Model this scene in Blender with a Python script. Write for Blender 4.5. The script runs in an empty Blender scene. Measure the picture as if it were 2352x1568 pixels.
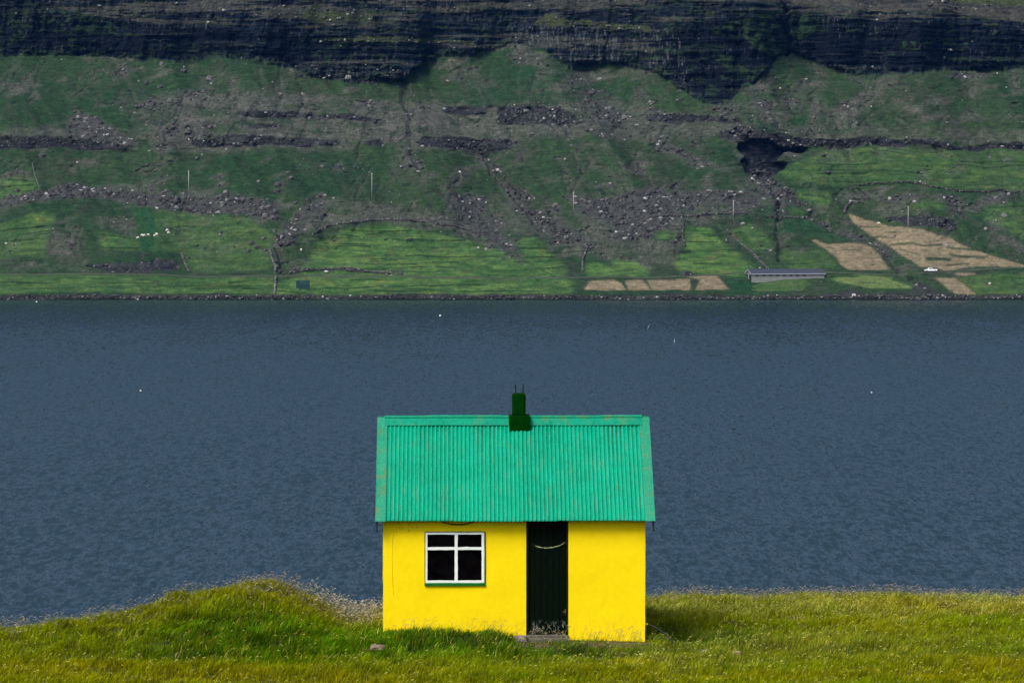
import bpy, math, random
import numpy as np
from mathutils import Vector

random.seed(7)
rng = np.random.default_rng(11)
R = math.radians
scene = bpy.context.scene
COL = scene.collection

# ------------------------------------------------------------------ camera model (survey of the photograph, 2352 x 1568 units)
FPX = 7338.0
CAMZ = 46.0
PITCH = R(-2.8)
cp, sp = math.cos(PITCH), math.sin(PITCH)

def ray(px, py):
    x = (px - 1176.0) / FPX
    v = (784.0 - py) / FPX
    dy = cp - v * sp
    dz = sp + v * cp
    return x / dy, dz / dy            # X per metre of Y, Z per metre of Y

def at(px, py, Y):
    a, b = ray(px, py)
    return Vector((a * Y, Y, CAMZ + b * Y))

# ------------------------------------------------------------------ helpers
def tag(o, label=None, cat=None, group=None, kind=None):
    if label: o['label'] = label
    if cat: o['category'] = cat
    if group: o['group'] = group
    if kind: o['kind'] = kind
    return o

def empty(name, loc=(0, 0, 0), rz=0.0):
    o = bpy.data.objects.new(name, None)
    COL.objects.link(o)
    o.location = loc
    o.rotation_euler = (0, 0, rz)
    o.empty_display_size = 0.3
    return o

class MB:
    def __init__(self):
        self.v, self.f = [], []
    def add(self, vs, fs):
        n = len(self.v)
        self.v += [tuple(p) for p in vs]
        self.f += [tuple(i + n for i in q) for q in fs]
    def box(self, x0, x1, y0, y1, z0, z1):
        self.add([(x0,y0,z0),(x1,y0,z0),(x1,y1,z0),(x0,y1,z0),(x0,y0,z1),(x1,y0,z1),(x1,y1,z1),(x0,y1,z1)],
                 [(0,3,2,1),(4,5,6,7),(0,1,5,4),(1,2,6,5),(2,3,7,6),(3,0,4,7)])
    def tube(self, pts, rad, n=8, cap=True):
        pts = [Vector(p) for p in pts]
        rads = rad if isinstance(rad, (list, tuple)) else [rad] * len(pts)
        rings = []
        for i, p in enumerate(pts):
            d = (pts[min(i+1, len(pts)-1)] - pts[max(i-1, 0)]).normalized()
            a = d.orthogonal().normalized() if i == 0 else (pa - d * pa.dot(d)).normalized()
            pa = a
            b = d.cross(a)
            rings.append([p + (a * math.cos(2*math.pi*k/n) + b * math.sin(2*math.pi*k/n)) * rads[i] for k in range(n)])
        vs = [q for r_ in rings for q in r_]
        fs = []
        for i in range(len(pts) - 1):
            for k in range(n):
                fs.append((i*n+k, i*n+(k+1) % n, (i+1)*n+(k+1) % n, (i+1)*n+k))
        if cap:
            fs.append(tuple(reversed(range(n))))
            fs.append(tuple(range((len(pts)-1)*n, len(pts)*n)))
        self.add(vs, fs)
    def build(self, name, mat, parent=None, smooth=False, bevel=0.0, loc=None, seg=2):
        me = bpy.data.meshes.new(name)
        me.from_pydata(self.v, [], self.f)
        me.update()
        if smooth:
            me.polygons.foreach_set('use_smooth', [True] * len(me.polygons))
        o = bpy.data.objects.new(name, me)
        COL.objects.link(o)
        if mat: me.materials.append(mat)
        if parent: o.parent = parent
        if loc is not None: o.location = loc
        if bevel > 0:
            m = o.modifiers.new('bevel', 'BEVEL'); m.width = bevel; m.segments = seg; m.limit_method = 'ANGLE'
        return o

def np_mesh(name, verts, quads=None, tris=None, mat=None, col=None, smooth=True, parent=None):
    """verts (N,3); quads (M,4); tris (K,3); col (N,3) point colours."""
    me = bpy.data.meshes.new(name)
    nq = 0 if quads is None else len(quads)
    nt = 0 if tris is None else len(tris)
    loops = []
    if nq: loops.append(quads.reshape(-1))
    if nt: loops.append(tris.reshape(-1))
    loops = np.concatenate(loops).astype(np.int32)
    starts = np.concatenate([np.arange(nq) * 4, nq * 4 + np.arange(nt) * 3]).astype(np.int32)
    me.vertices.add(len(verts))
    me.vertices.foreach_set('co', np.ascontiguousarray(verts, dtype=np.float32).reshape(-1))
    me.loops.add(len(loops))
    me.loops.foreach_set('vertex_index', loops)
    me.polygons.add(nq + nt)
    me.polygons.foreach_set('loop_start', starts)
    if smooth:
        me.polygons.foreach_set('use_smooth', np.ones(nq + nt, dtype=bool))
    me.update(calc_edges=True)
    if col is not None:
        a = me.color_attributes.new('Col', 'FLOAT_COLOR', 'POINT')
        c = np.ones((len(verts), 4), dtype=np.float32)
        c[:, :3] = col
        a.data.foreach_set('color', c.reshape(-1))
    if mat: me.materials.append(mat)
    o = bpy.data.objects.new(name, me)
    COL.objects.link(o)
    if parent: o.parent = parent
    return o

# numpy noise --------------------------------------------------------
TAB = rng.random((8, 256, 256)).astype(np.float32)
def vnoise(x, y, s=0):
    t = TAB[s % 8]
    xi = np.floor(x).astype(np.int64); yi = np.floor(y).astype(np.int64)
    fx = (x - xi).astype(np.float32); fy = (y - yi).astype(np.float32)
    fx = fx * fx * (3 - 2 * fx); fy = fy * fy * (3 - 2 * fy)
    x0 = (xi + s * 37) & 255; x1 = (x0 + 1) & 255; y0 = (yi + s * 91) & 255; y1 = (y0 + 1) & 255
    return (t[y0, x0] * (1-fx) + t[y0, x1] * fx) * (1-fy) + (t[y1, x0] * (1-fx) + t[y1, x1] * fx) * fy

def fbm(x, y, s=0, o=4, g=0.5):
    a, tot, out = 1.0, 0.0, 0.0
    for k in range(o):
        out = out + a * (vnoise(x * 2**k + 17.3*k, y * 2**k + 9.1*k, s + k) - 0.5)
        tot += a; a *= g
    return out / tot * 2.0            # about -1..1

def sstep(a, b, x):
    t = np.clip((x - a) / (b - a), 0, 1)
    return t * t * (3 - 2 * t)

def blur(a, sig, axis):
    n = int(sig * 3); k = np.exp(-0.5 * (np.arange(-n, n+1) / sig) ** 2); k /= k.sum()
    pad = [(0, 0), (0, 0)]; pad[axis] = (n, n)
    b = np.pad(a, pad, mode='edge')
    out = np.zeros_like(a)
    for i, w in enumerate(k):
        sl = [slice(None), slice(None)]; sl[axis] = slice(i, i + a.shape[axis])
        out += w * b[tuple(sl)]
    return out

# ------------------------------------------------------------------ materials
def newmat(name):
    m = bpy.data.materials.new(name); m.use_nodes = True
    nt = m.node_tree; b = nt.nodes['Principled BSDF']
    return m, nt, b

def N(nt, t, **kw):
    n = nt.nodes.new(t)
    for k, v in kw.items():
        if k in n.inputs: n.inputs[k].default_value = v
        else: setattr(n, k, v)
    return n

def ramp(nt, src, stops):
    r = nt.nodes.new('ShaderNodeValToRGB')
    e = r.color_ramp.elements
    while len(e) < len(stops): e.new(0.5)
    for i, (p, c) in enumerate(stops):
        e[i].position = p; e[i].color = (*c, 1) if len(c) == 3 else c
    nt.links.new(src, r.inputs[0])
    return r.outputs[0]

def mix(nt, fac, a, b, mode='MIX'):
    m = nt.nodes.new('ShaderNodeMix'); m.data_type = 'RGBA'; m.blend_type = mode
    for sock, v in ((m.inputs[0], fac), (m.inputs[6], a), (m.inputs[7], b)):
        if hasattr(v, 'default_value') or hasattr(v, 'is_output'): nt.links.new(v, sock)
        elif isinstance(v, (int, float)): sock.default_value = v
        else: sock.default_value = (*v, 1)
    return m.outputs[2]

def coords(nt, scale=(1, 1, 1), kind='Object'):
    tc = nt.nodes.new('ShaderNodeTexCoord'); mp = nt.nodes.new('ShaderNodeMapping')
    mp.inputs['Scale'].default_value = scale
    nt.links.new(tc.outputs[kind], mp.inputs['Vector'])
    return mp.outputs['Vector']

def noise(nt, vec, scale, detail=4, rough=0.55, dist=0.0):
    n = nt.nodes.new('ShaderNodeTexNoise')
    n.inputs['Scale'].default_value = scale; n.inputs['Detail'].default_value = detail
    n.inputs['Roughness'].default_value = rough; n.inputs['Distortion'].default_value = dist
    nt.links.new(vec, n.inputs['Vector'])
    return n.outputs['Fac']

def bump(nt, b, h, strength, dist=0.01):
    n = nt.nodes.new('ShaderNodeBump'); n.inputs['Strength'].default_value = strength; n.inputs['Distance'].default_value = dist
    nt.links.new(h, n.inputs['Height']); nt.links.new(n.outputs[0], b.inputs['Normal'])
    return n

def plain(name, c, rough=0.6, spec=0.3, vary=0.25, scale=6.0, bmp=0.15):
    m, nt, b = newmat(name)
    f = noise(nt, coords(nt), scale, 5, 0.6)
    lo = tuple(x * (1 - vary) for x in c); hi = tuple(min(1, x * (1 + vary)) for x in c)
    nt.links.new(ramp(nt, f, [(0.3, lo), (0.7, hi)]), b.inputs['Base Color'])
    b.inputs['Roughness'].default_value = rough
    b.inputs['Specular IOR Level'].default_value = spec
    if bmp: bump(nt, b, f, bmp)
    return m

def attr_mat(name, rough=0.95, spec=0.1, vscale=0.6, vary=0.3, bscale=1.0, bstr=0.4, bdist=0.3, transl=0.0):
    m, nt, b = newmat(name)
    a = nt.nodes.new('ShaderNodeVertexColor'); a.layer_name = 'Col'
    col = a.outputs['Color']
    if vary:
        f = noise(nt, coords(nt), vscale, 6, 0.65)
        g = ramp(nt, f, [(0.3, (1-vary,)*3), (0.7, (1+vary,)*3)])
        col = mix(nt, 1.0, col, g, 'MULTIPLY')
    nt.links.new(col, b.inputs['Base Color'])
    b.inputs['Roughness'].default_value = rough
    b.inputs['Specular IOR Level'].default_value = spec
    if bstr:
        h = noise(nt, coords(nt), bscale, 6, 0.7)
        bump(nt, b, h, bstr, bdist)
    if transl:
        t = nt.nodes.new('ShaderNodeBsdfTranslucent'); nt.links.new(col, t.inputs['Color'])
        ms = nt.nodes.new('ShaderNodeMixShader'); ms.inputs[0].default_value = transl
        nt.links.new(b.outputs[0], ms.inputs[1]); nt.links.new(t.outputs[0], ms.inputs[2])
        nt.links.new(ms.outputs[0], nt.nodes['Material Output'].inputs['Surface'])
    return m

# ------------------------------------------------------------------ camera, light, world
cam = bpy.data.cameras.new('camera'); camo = bpy.data.objects.new('camera', cam); COL.objects.link(camo)
camo.location = (0, 0, CAMZ); camo.rotation_euler = (R(90) + PITCH, 0, 0)
cam.sensor_width = 36; cam.lens = FPX / 2352 * 36; cam.clip_start = 0.5; cam.clip_end = 20000
scene.camera = camo

SUN_EL, SUN_AZ = R(50), R(-142)     # azimuth measured from +Y towards +X (left, somewhat behind the camera)
sd = Vector((math.sin(SUN_AZ) * math.cos(SUN_EL), math.cos(SUN_AZ) * math.cos(SUN_EL), math.sin(SUN_EL)))
sl = bpy.data.lights.new('sun', 'SUN'); sl.energy = 2.6; sl.angle = R(28); sl.color = (1.0, 0.96, 0.9)
so = bpy.data.objects.new('sun', sl); COL.objects.link(so); so.rotation_euler = (-sd).to_track_quat('-Z', 'Y').to_euler()
so.location = (0, 0, 200)
w = bpy.data.worlds.new('World'); scene.world = w; w.use_nodes = True
bg = w.node_tree.nodes['Background']
sky = w.node_tree.nodes.new('ShaderNodeTexSky'); sky.sky_type = 'NISHITA'; sky.sun_disc = False
sky.sun_elevation = SUN_EL; sky.sun_rotation = SUN_AZ; sky.air_density = 1.0; sky.dust_density = 4.5; sky.ozone_density = 1.5
w.node_tree.links.new(sky.outputs[0], bg.inputs[0]); bg.inputs[1].default_value = 0.14
scene.view_settings.view_transform = 'Standard'; scene.view_settings.look = 'None'
scene.view_settings.exposure = 0.25; scene.view_settings.gamma = 1.0
scene.cycles.volume_bounces = 0
scene.cycles.max_bounces = 6
scene.cycles.use_denoising = True
scene.cycles.denoising_input_passes = 'RGB_ALBEDO_NORMAL'
scene.cycles.denoising_prefilter = 'ACCURATE'

# ================================================================== FAR HILLSIDE
def c3(p): return [(x/2, y/2) for x, y in p]                                       # crop of the upper left
def c4(p): return [(1176 + x/2, y/2) for x, y in p]
def c5(p): return [(x/2.976, 357.5 + y/2.976) for x, y in p]
def c6(p): return [(752.6 + x/2.976, 357.5 + y/2.976) for x, y in p]
def c7(p): return [(1505.3 + x/2.778, 357.5 + y/2.778) for x, y in p]

cols = np.concatenate([np.linspace(-5200, -1500, 120, endpoint=False), np.linspace(-1500, -130, 100, endpoint=False), np.arange(-130, 2482, 1.45), np.linspace(2482, 3850, 100), np.linspace(3880, 7600, 120)])
rows = np.concatenate([np.array([720., 708., 700., 696.]), np.arange(694, -12, -1.35), np.linspace(-14, -1500, 150)])
PX, PY = np.meshgrid(cols, rows)
PX = PX.astype(np.float32); PY = PY.astype(np.float32)
nx = fbm(PX/55, PY/40, 1, 4); ny = fbm(PX/50, PY/40, 3, 4)
n2x = fbm(PX/12, PY/9, 2, 3); n2y = fbm(PX/13, PY/9, 5, 3)
WX = PX + 9*nx + 3*n2x; WY = PY + 6*ny + 2.2*n2y             # strongly ragged outlines
FX = PX + 2.0*nx + 0.8*n2x; FY = PY + 1.3*ny + 0.6*n2y       # gently ragged outlines (field edges)

def poly(pts, X=None, Y=None, soft=0):
    X = WX if X is None else X; Y = WY if Y is None else Y
    xs = [p[0] for p in pts]; ys = [p[1] for p in pts]
    inside = np.zeros(X.shape, bool)
    n = len(pts)
    for i in range(n):
        x0, y0 = pts[i]; x1, y1 = pts[(i+1) % n]
        if y0 == y1: continue
        c = (Y > min(y0, y1)) & (Y <= max(y0, y1))
        xi = x0 + (Y - y0) * (x1 - x0) / (y1 - y0)
        inside ^= c & (X < xi)
    return inside.astype(np.float32)

def fpoly(pts): return poly(pts, FX, FY)

def line(pts, X=None, Y=None):
    X = WX if X is None else X; Y = WY if Y is None else Y
    d = np.full(X.shape, 1e9, np.float32)
    for (x0, y0), (x1, y1) in zip(pts[:-1], pts[1:]):
        dx, dy = x1-x0, y1-y0
        t = np.clip(((X-x0)*dx + (Y-y0)*dy) / (dx*dx+dy*dy), 0, 1)
        d = np.minimum(d, np.hypot(X-x0-t*dx, Y-y0-t*dy))
    return d

def band(pts, wdt, X=None, Y=None):
    return 1 - sstep(wdt*0.5, wdt, line(pts, X, Y))

def yline(pts, X):
    return np.interp(X, [p[0] for p in pts], [p[1] for p in pts])

# lower edge of the great cliff and its upper edge
cliff_low = c3([(-400,262),(0,258),(260,256),(500,264),(700,270),(860,286),(1010,256),(1120,282),(1260,292),(1300,300),(1400,340),(1560,366),(1720,368),(1850,380),(1960,290),(2010,248),(2180,246)]) + \
            c4([(0,196),(150,240),(250,300),(430,290),(550,312),(640,330),(720,370),(780,420),(860,466),(940,490),(1000,470),(1060,412),(1130,370),(1170,330),(1220,265),(1265,246),(1330,262),(1400,290),(1500,328),(1640,350),(1750,332),(1900,334),(2010,322),(2150,328),(2210,314),(2352,316),(2900,330)])
YL = yline(cliff_low, PX + 7*n2x) + 5*n2y + 5*fbm(PX/7, PY/30, 0, 3)
above = sstep(3, -3, PY - YL)                               # rock above that edge
top_edge = [(-400,-60),(0,-40),(300,-20),(700,-8),(1176,-12),(1700,2),(1800,8),(1900,20),(2050,28),(2200,34),(2352,50),(2700,60)]
YT = yline(top_edge, PX) + 6*ny
moor = above * sstep(4, -8, PY - YT)                        # moor above the cliffs
cliff = above * (1 - moor)
# strata: long level ledges inside the cliff
st = fbm(PX/170, PY/9.0, 4, 4, 0.6)
st2 = fbm(PX/60, PY/5.0, 6, 3, 0.6)
upper_mix = sstep(62, 20, PY + 14*nx + (WX < 420)*-0)       # ledges get commoner higher up
ledge = sstep(0.00, 0.20, st + 0.75*st2 + 0.30*upper_mix - 0.20)
# darkest smooth walls: left end and right end
wall = np.maximum(poly([(-400,-10),(60,0),(230,40),(420,62),(640,76),(860,92),(1000,98),(1090,122),(985,140),(900,134),(640,150),(430,146),(-400,136)]),
                  poly([(1520,60),(1700,40),(1860,38),(2400,70),(2400,160),(2050,168),(1900,150),(1780,130),(1720,190),(1640,240),(1560,190),(1500,140)]))
ledge *= (1 - 0.58*wall)
ledge = np.maximum(ledge, poly(c4([(90,110),(150,50),(240,85),(420,105),(640,130),(640,158),(430,125),(300,118),(180,122)]))*0.9)
ledge = np.maximum(ledge, poly(c3([(1500,190),(1640,165),(1800,172),(1940,182),(2190,190),(2180,205),(1900,195),(1700,190),(1560,200)]))*0.9)
ledge = np.maximum(ledge, poly(c3([(1270,20),(1750,50),(1700,90),(1760,120),(1450,105),(1250,60)]))*0.8)
green_ledge = cliff*np.maximum(poly(c3([(1500,190),(1640,165),(1800,172),(1940,182),(2190,190),(2180,205),(1900,195),(1700,190),(1560,200)])),
      np.maximum(poly(c4([(90,110),(150,50),(240,85),(420,105),(640,130),(640,158),(430,125),(300,118),(180,122)])), poly(c3([(1370,60),(1700,50),(1720,95),(1480,100)]))))
veg = cliff * np.maximum(poly(c4([(900,140),(1180,60),(1250,150),(1270,250),(1180,260),(1060,180)])) * (n2x > -0.05),
      np.maximum(poly(c4([(1275,140),(1350,60),(1420,90),(1390,160),(1300,200)])) * (n2x > -0.15),
      np.maximum(poly(c4([(920,270),(1010,265),(1090,330),(1170,300),(1100,370),(1000,330)])) * (n2y > -0.1),
                 poly(c4([(1760,190),(2100,180),(2100,225),(1760,225)])) * (n2x > 0.25))))
veg = np.maximum(veg, cliff*0.75*(fbm(PX/26, PY/7, 6, 4, 0.6) > 0.26)*(fbm(PX/160, PY/60, 3, 2) > -0.1))
veg = np.maximum(veg, cliff*sstep(14, 3, YL-PY)*(fbm(PX/11, PY/5, 1, 3) > 0.12))
veg = np.maximum(veg, cliff * poly(c3([(0,60),(260,30),(640,130),(640,170),(200,140),(0,240)])) * (n2x > 0.05) * 0.8)
notch = blur(band(c4([(1242,-10),(1266,60),(1256,120),(1270,180),(1268,262)]), 8), 1.5, 1)
notch2 = blur(band(c4([(462,10),(448,90),(455,140),(438,200),(432,290)]), 5), 1.5, 1)

# smaller crags
crag_defs = [
 c3([(-300,640),(0,640),(150,632),(320,650),(560,655),(600,690),(430,690),(200,685),(0,690),(-300,690)]),
 c3([(1060,520),(1180,508),(1330,520),(1480,530),(1600,522),(1740,540),(1740,552),(1500,545),(1330,545),(1200,545)]),
 c3([(880,640),(1000,622),(1180,622),(1300,640),(1560,640),(1540,668),(1400,680),(1280,672),(1180,672),(1080,672),(960,678),(900,668)]),
 c3([(1130,580),(1280,572),(1280,588),(1150,588)]),
 c3([(1660,650),(1760,640),(1770,672),(1700,672)]),
 c3([(2030,490),(2180,480),(2290,490),(2200,520),(2040,515)]),
 c3([(1920,640),(2050,620),(2352,640),(2352,690),(2200,700),(2090,690),(1930,680)]),
 c4([(-60,500),(100,490),(280,520),(290,570),(160,585),(0,575),(-60,560)]),
 c4([(620,520),(760,520),(860,535),(1040,560),(1030,575),(820,560),(640,550)]),
 c4([(950,610),(1080,590),(1180,615),(1370,635),(1480,630),(1700,640),(1930,640),(2060,680),(2400,650),(2700,660),(2700,700),(2400,690),(2200,690),(2060,700),(1920,660),(1750,680),(1500,678),(1370,665),(1280,680),(960,640)]),
 c3([(1300,300),(1560,290),(1760,290),(1850,330),(1840,370),(1700,372),(1500,366),(1400,340)]),
 c5([(560,740),(640,745),(860,735),(960,720),(1030,730),(1060,700),(1180,705),(1240,760),(1160,785),(1040,775),(1020,800),(860,805),(680,775)]),
 c7([(1450,395),(1640,380),(1880,410),(1940,450),(1900,490),(1700,450),(1560,430)]),
]
crag = np.zeros_like(PX)
for d_ in crag_defs: crag = np.maximum(crag, poly(d_))
ravine = poly(c4([(1045,662),(1100,640),(1180,655),(1262,690),(1300,672),(1372,668),(1290,702),(1240,694),(1205,738),(1280,745),(1240,778),(1200,800),(1150,828),(1085,800),(1060,752),(1072,715),(1038,700)]))
crag = blur(blur(crag, 4, 1), 1.6, 0)
crag = sstep(0.30, 0.58, crag + 0.38*fbm(PX/20, PY/6, 7, 4))*(crag > 0.06)
ravine = blur(blur(ravine, 3, 1), 2, 0)
ravine = sstep(0.20, 0.50, ravine + 0.55*fbm(PX/16, PY/13, 4, 5))*(ravine > 0.05)
rockm = np.clip(np.maximum(np.maximum(cliff, crag), ravine), 0, 1)

# scree and boulder density ------------------------------------------
scree = np.zeros_like(PX)
def S(p, a): 
    global scree
    scree = np.maximum(scree, poly(p)*a)
S(c3([(320,530),(400,520),(470,560),(560,610),(640,665),(560,665),(300,650),(330,590)]), 1.0)
S(c5([(-60,290),(380,260),(430,210),(560,195),(700,230),(860,250),(1150,240),(1400,290),(1560,270),(1880,320),(1900,460),(1820,470),(1640,400),(1440,400),(1100,360),(870,320),(700,290),(420,320),(0,340)]), 0.95)
S(c6([(820,270),(1060,250),(1090,380),(1180,420),(1240,500),(1180,510),(1060,440),(940,440),(840,360)]), 0.7)
S(c6([(1230,230),(1340,230),(1400,340),(1450,420),(1400,440),(1280,340)]), 0.75)
S(c6([(1440,260),(1560,300),(1620,480),(1760,560),(1700,570),(1560,460),(1470,340)]), 0.6)
S(c6([(1660,260),(1800,290),(2000,290),(2100,240),(2400,240),(2400,420),(2200,560),(1960,590),(1860,600),(1990,500),(1840,440),(1740,400)]), 0.85)
S(c7([(-20,220),(280,200),(640,250),(640,330),(460,330),(300,300),(120,380),(-20,480)]), 0.8)
S(c7([(1230,250),(1330,240),(1600,250),(2100,260),(2400,275),(2400,300),(2100,300),(1700,295),(1330,290),(1230,310)]), 0.65)
S(c4([(330,380),(400,430),(560,560),(560,600),(420,560),(300,430)]), 0.6)
S(c4([(0,480),(240,480),(500,520),(560,590),(420,640),(180,600),(0,520)]), 0.45)
S(c3([(1600,440),(1760,440),(1760,500),(1600,490)]), 0.5)
S(c3([(830,560),(920,570),(1000,640),(860,640)]), 0.7)
S(c3([(600,420),(900,420),(1050,560),(860,640),(700,640),(640,500)]), 0.28)
S(c4([(0,190),(80,230),(150,300),(160,350),(60,310),(0,290)]), 0.5)
S(c7([(1490,640),(1700,650),(1880,680),(1800,700),(1720,665)]), 0.5)
def L(p, wdt, a):
    global scree
    scree = np.maximum(scree, band(p, wdt)*a)
L(c3([(1850,370),(1860,450),(1900,540),(1880,620),(1900,720),(1940,790)]), 9, 0.9)
L(c3([(2000,290),(2060,370),(2120,450)]), 7, 0.6)
L(c4([(1275,260),(1300,350),(1350,440)]), 7, 0.6)
L(c4([(1400,670),(1440,780),(1520,870)]), 5, 0.4)
L(c6([(1090,0),(1140,110),(1250,230)]), 12, 0.7)
L(c6([(560,0),(600,60),(620,170)]), 8, 0.3)
L(c7([(680,160),(780,230),(790,300),(770,380)]), 11, 0.9)
L(c7([(760,480),(800,560),(790,650),(720,700)]), 7, 0.7)
L(c7([(860,240),(1000,350),(1080,420),(1250,490),(1420,560),(1520,690),(1570,745)]), 10, 0.95)
L(c7([(1620,800),(1740,860),(1850,900)]), 9, 0.8)
L(c5([(1900,650),(1930,740),(1920,820)]), 8, 0.9)
L(c5([(2150,800),(2352,790),(2780,800)]), 5, 0.9)
L(c6([(980,510),(1100,520),(1260,540),(1280,640),(1330,690)]), 10, 0.7)
L(c6([(1110,700),(1230,710),(1400,745)]), 6, 0.6)
for p_, w_, a_ in ((c6([(820,270),(900,400),(1080,520),(1260,690)]), 15, .8), (c6([(1240,220),(1330,330),(1450,430),(1620,560)]), 15, .85), (c6([(1480,290),(1580,430),(1700,560),(1780,640)]), 15, .75), (c6([(1140,280),(1230,400),(1290,470)]), 9, .5),
                   (c3([(560,300),(640,420),(700,520),(760,670)]), 22, .5), (c4([(330,380),(470,510),(640,620),(860,740)]), 24, .6), (c4([(620,470),(800,600),(900,690)]), 14, .5), (c3([(2200,700),(2290,790),(2352,860)]), 16, .75), (c5([(2180,330),(2090,450),(1960,560),(1890,660)]), 34, .6), (c4([(930,490),(1010,560),(1080,630)]), 14, .9), (c7([(640,110),(690,190),(780,240)]), 26, .9)):
    L(p_, w_, a_)
wob = fbm(PX/90, PY/60, 0, 3)
zone = sstep(120, 170, PY)*sstep(610, 560, PY)*(1-cliff)
ch1 = 1 - np.abs(fbm(PX/34 + PY/75 + 0.8*wob, PY/150, 2, 3)); ch2 = 1 - np.abs(fbm(PX/40 - PY/80 + 0.8*wob, PY/150, 5, 3))
chute = zone*np.maximum(sstep(0.90, 0.97, ch1)*(fbm(PX/120, PY/70, 3, 2) > -0.05), sstep(0.90, 0.97, ch2)*(fbm(PX/110, PY/80, 6, 2) > 0.0)*(PX > 900))
scree = np.maximum(scree, 0.50*chute)
scree = np.maximum(scree, 0.5*sstep(26, 4, PY-YL)*(1-cliff)*(fbm(PX/26, PY/14, 4, 3) > 0.05))
scree *= (1-cliff)
scree = blur(blur(scree, 10, 1), 5, 0)
scree = np.clip(1.25*scree, 0, 1)*sstep(-0.35, 0.35, 1.3*(scree-0.40) + 1.0*fbm(PX/20, PY/11, 2, 5))

# bare brown heath ---------------------------------------------------
heath = np.zeros_like(PX)
def Hh(p, a):
    global heath
    heath = np.maximum(heath, blur(poly(p)*a, 3, 1))
Hh(c3([(620,440),(900,420),(1600,440),(2352,500),(2352,700),(1900,690),(1600,640),(1540,690),(960,690),(700,680)]), 0.85)
Hh(c3([(0,600),(200,590),(340,560),(640,680),(0,650)]), 0.7)
Hh(c4([(0,480),(560,470),(760,520),(1060,570),(1060,700),(960,640),(700,590),(800,700),(1040,780),(960,790),(640,640),(0,640)]), 0.8)
Hh(c4([(1040,570),(1400,560),(2352,600),(2352,690),(1400,650)]), 0.55)
Hh(c5([(1870,600),(1920,520),(2090,390),(2230,330),(2400,330),(2400,480),(2180,510),(1960,630),(1900,700)]), 0.9)
Hh(c5([(330,440),(520,440),(560,700),(330,700)]), 0.6)
Hh(c5([(640,440),(920,430),(950,520),(700,520)]), 0.7)
Hh(c6([(0,300),(500,330),(900,420),(1000,520),(540,450),(0,480)]), 0.75)
Hh(c6([(860,300),(1260,300),(1500,440),(1640,520),(1780,640),(1500,560),(1280,520),(1000,480)]), 0.55)
Hh(c6([(1640,300),(2352,240),(2352,700),(2180,780),(1860,700),(1780,640)]), 0.7)
Hh(c7([(0,220),(640,260),(700,330),(420,400),(180,440),(160,700),(0,700)]), 0.75)
Hh(c7([(480,120),(620,150),(740,260),(700,330),(520,250)]), 0.4)
Hh(c4([(0,180),(90,220),(170,330),(0,290)]), 0.8)
heath = np.maximum(heath, 0.95*chute)
heath = np.maximum(heath, 0.9*sstep(0.15, 0.5, scree))
heath = blur(blur(heath, 5, 1), 4, 0)
heath *= (1 - 0.65*sstep(0.0, 0.4, fbm(PX/36, PY/13, 2, 5)))
heath = np.maximum(heath, 0.70*sstep(0.12, 0.45, fbm(PX/70+PY/60, PY/34, 6, 5))*(1-sstep(600,640,PY)))

# bright meadows -----------------------------------------------------
mead = np.zeros_like(PX)
def Md(p, a):
    global mead
    mead = np.maximum(mead, fpoly(p)*a)
Md(c6([(-60,600),(0,560),(120,520),(380,480),(620,510),(940,570),(1100,620),(1260,690),(1480,780),(1640,830),(1700,880),(1660,935),(900,950),(-360,945),(-360,880),(-200,830)]), 1.0)
Md(c6([(1280,570),(1440,550),(1500,640),(1560,680),(1640,800),(1540,820),(1340,700)]), 0.9)
Md(c6([(1770,740),(1830,725),(2010,800),(2000,825),(1770,825)]), 1.3)
Md(c6([(1950,715),(2110,725),(2190,790),(2180,825),(2050,825),(1960,770)]), 1.1)
Md(c5([(-60,800),(700,815),(1300,830),(1870,830),(1870,940),(600,930),(-60,945)]), 0.75)
Md(c5([(-60,470),(300,400),(380,420),(300,690),(-60,700)]), 0.6)
Md(c5([(680,530),(930,560),(970,640),(700,640)]), 0.9)
Md(c5([(-60,150),(240,170),(260,250),(60,280),(-60,280)]), 0.8)
Md(c5([(930,345),(1100,360),(1700,430),(1860,540),(1850,780),(1300,800),(1240,660),(970,650)]), 0.45)
Md(c7([(190,450),(330,440),(440,560),(560,660),(640,720),(560,770),(160,745),(120,690),(190,600)]), 1.1)
Md(c7([(460,480),(620,430),(760,560),(740,610),(600,610)]), 0.6)
Md(c7([(10,480),(110,480),(130,530),(20,540)]), 0.7)
Md(c7([(860,330),(950,330),(980,370),(860,375)]), 0.7)
Md(c7([(780,100),(1000,0),(1060,-40),(2700,-40),(2700,240),(1900,220),(1300,170),(880,180)]), 0.45)
Md(c7([(880,220),(1110,230),(1120,300),(1000,310)]), 0.7)
Md(c7([(1640,310),(1820,310),(1820,345),(1640,345)]), 0.8)
Md(c7([(2110,300),(2400,300),(2400,560),(2260,470),(2100,400)]), 0.45)
Md(c7([(780,600),(1100,600),(1180,720),(860,730)]), 0.45)
Md(c7([(1920,780),(2400,740),(2700,730),(2700,885),(2060,885)]), 0.6)
Md(c7([(1120,790),(1300,755),(1460,765),(1650,842),(1350,842)]), 1.6)
palef = fpoly(c7([(1130,792),(1300,757),(1460,767),(1640,840),(1350,840)]))
emer = np.maximum(fpoly(c5([(920,340),(1040,350),(1060,480),(1050,640),(970,650),(925,450)])), np.maximum(fpoly(c7([(470,790),(620,800),(640,870),(480,860)])), 0.7*fpoly(c7([(820,400),(1040,420),(1280,530),(1000,510),(800,470)]))))
emer = np.maximum(emer, 0.5*poly(c4([(0,310),(90,310),(160,420),(0,420)])))
hay = np.zeros_like(PX)
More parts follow.
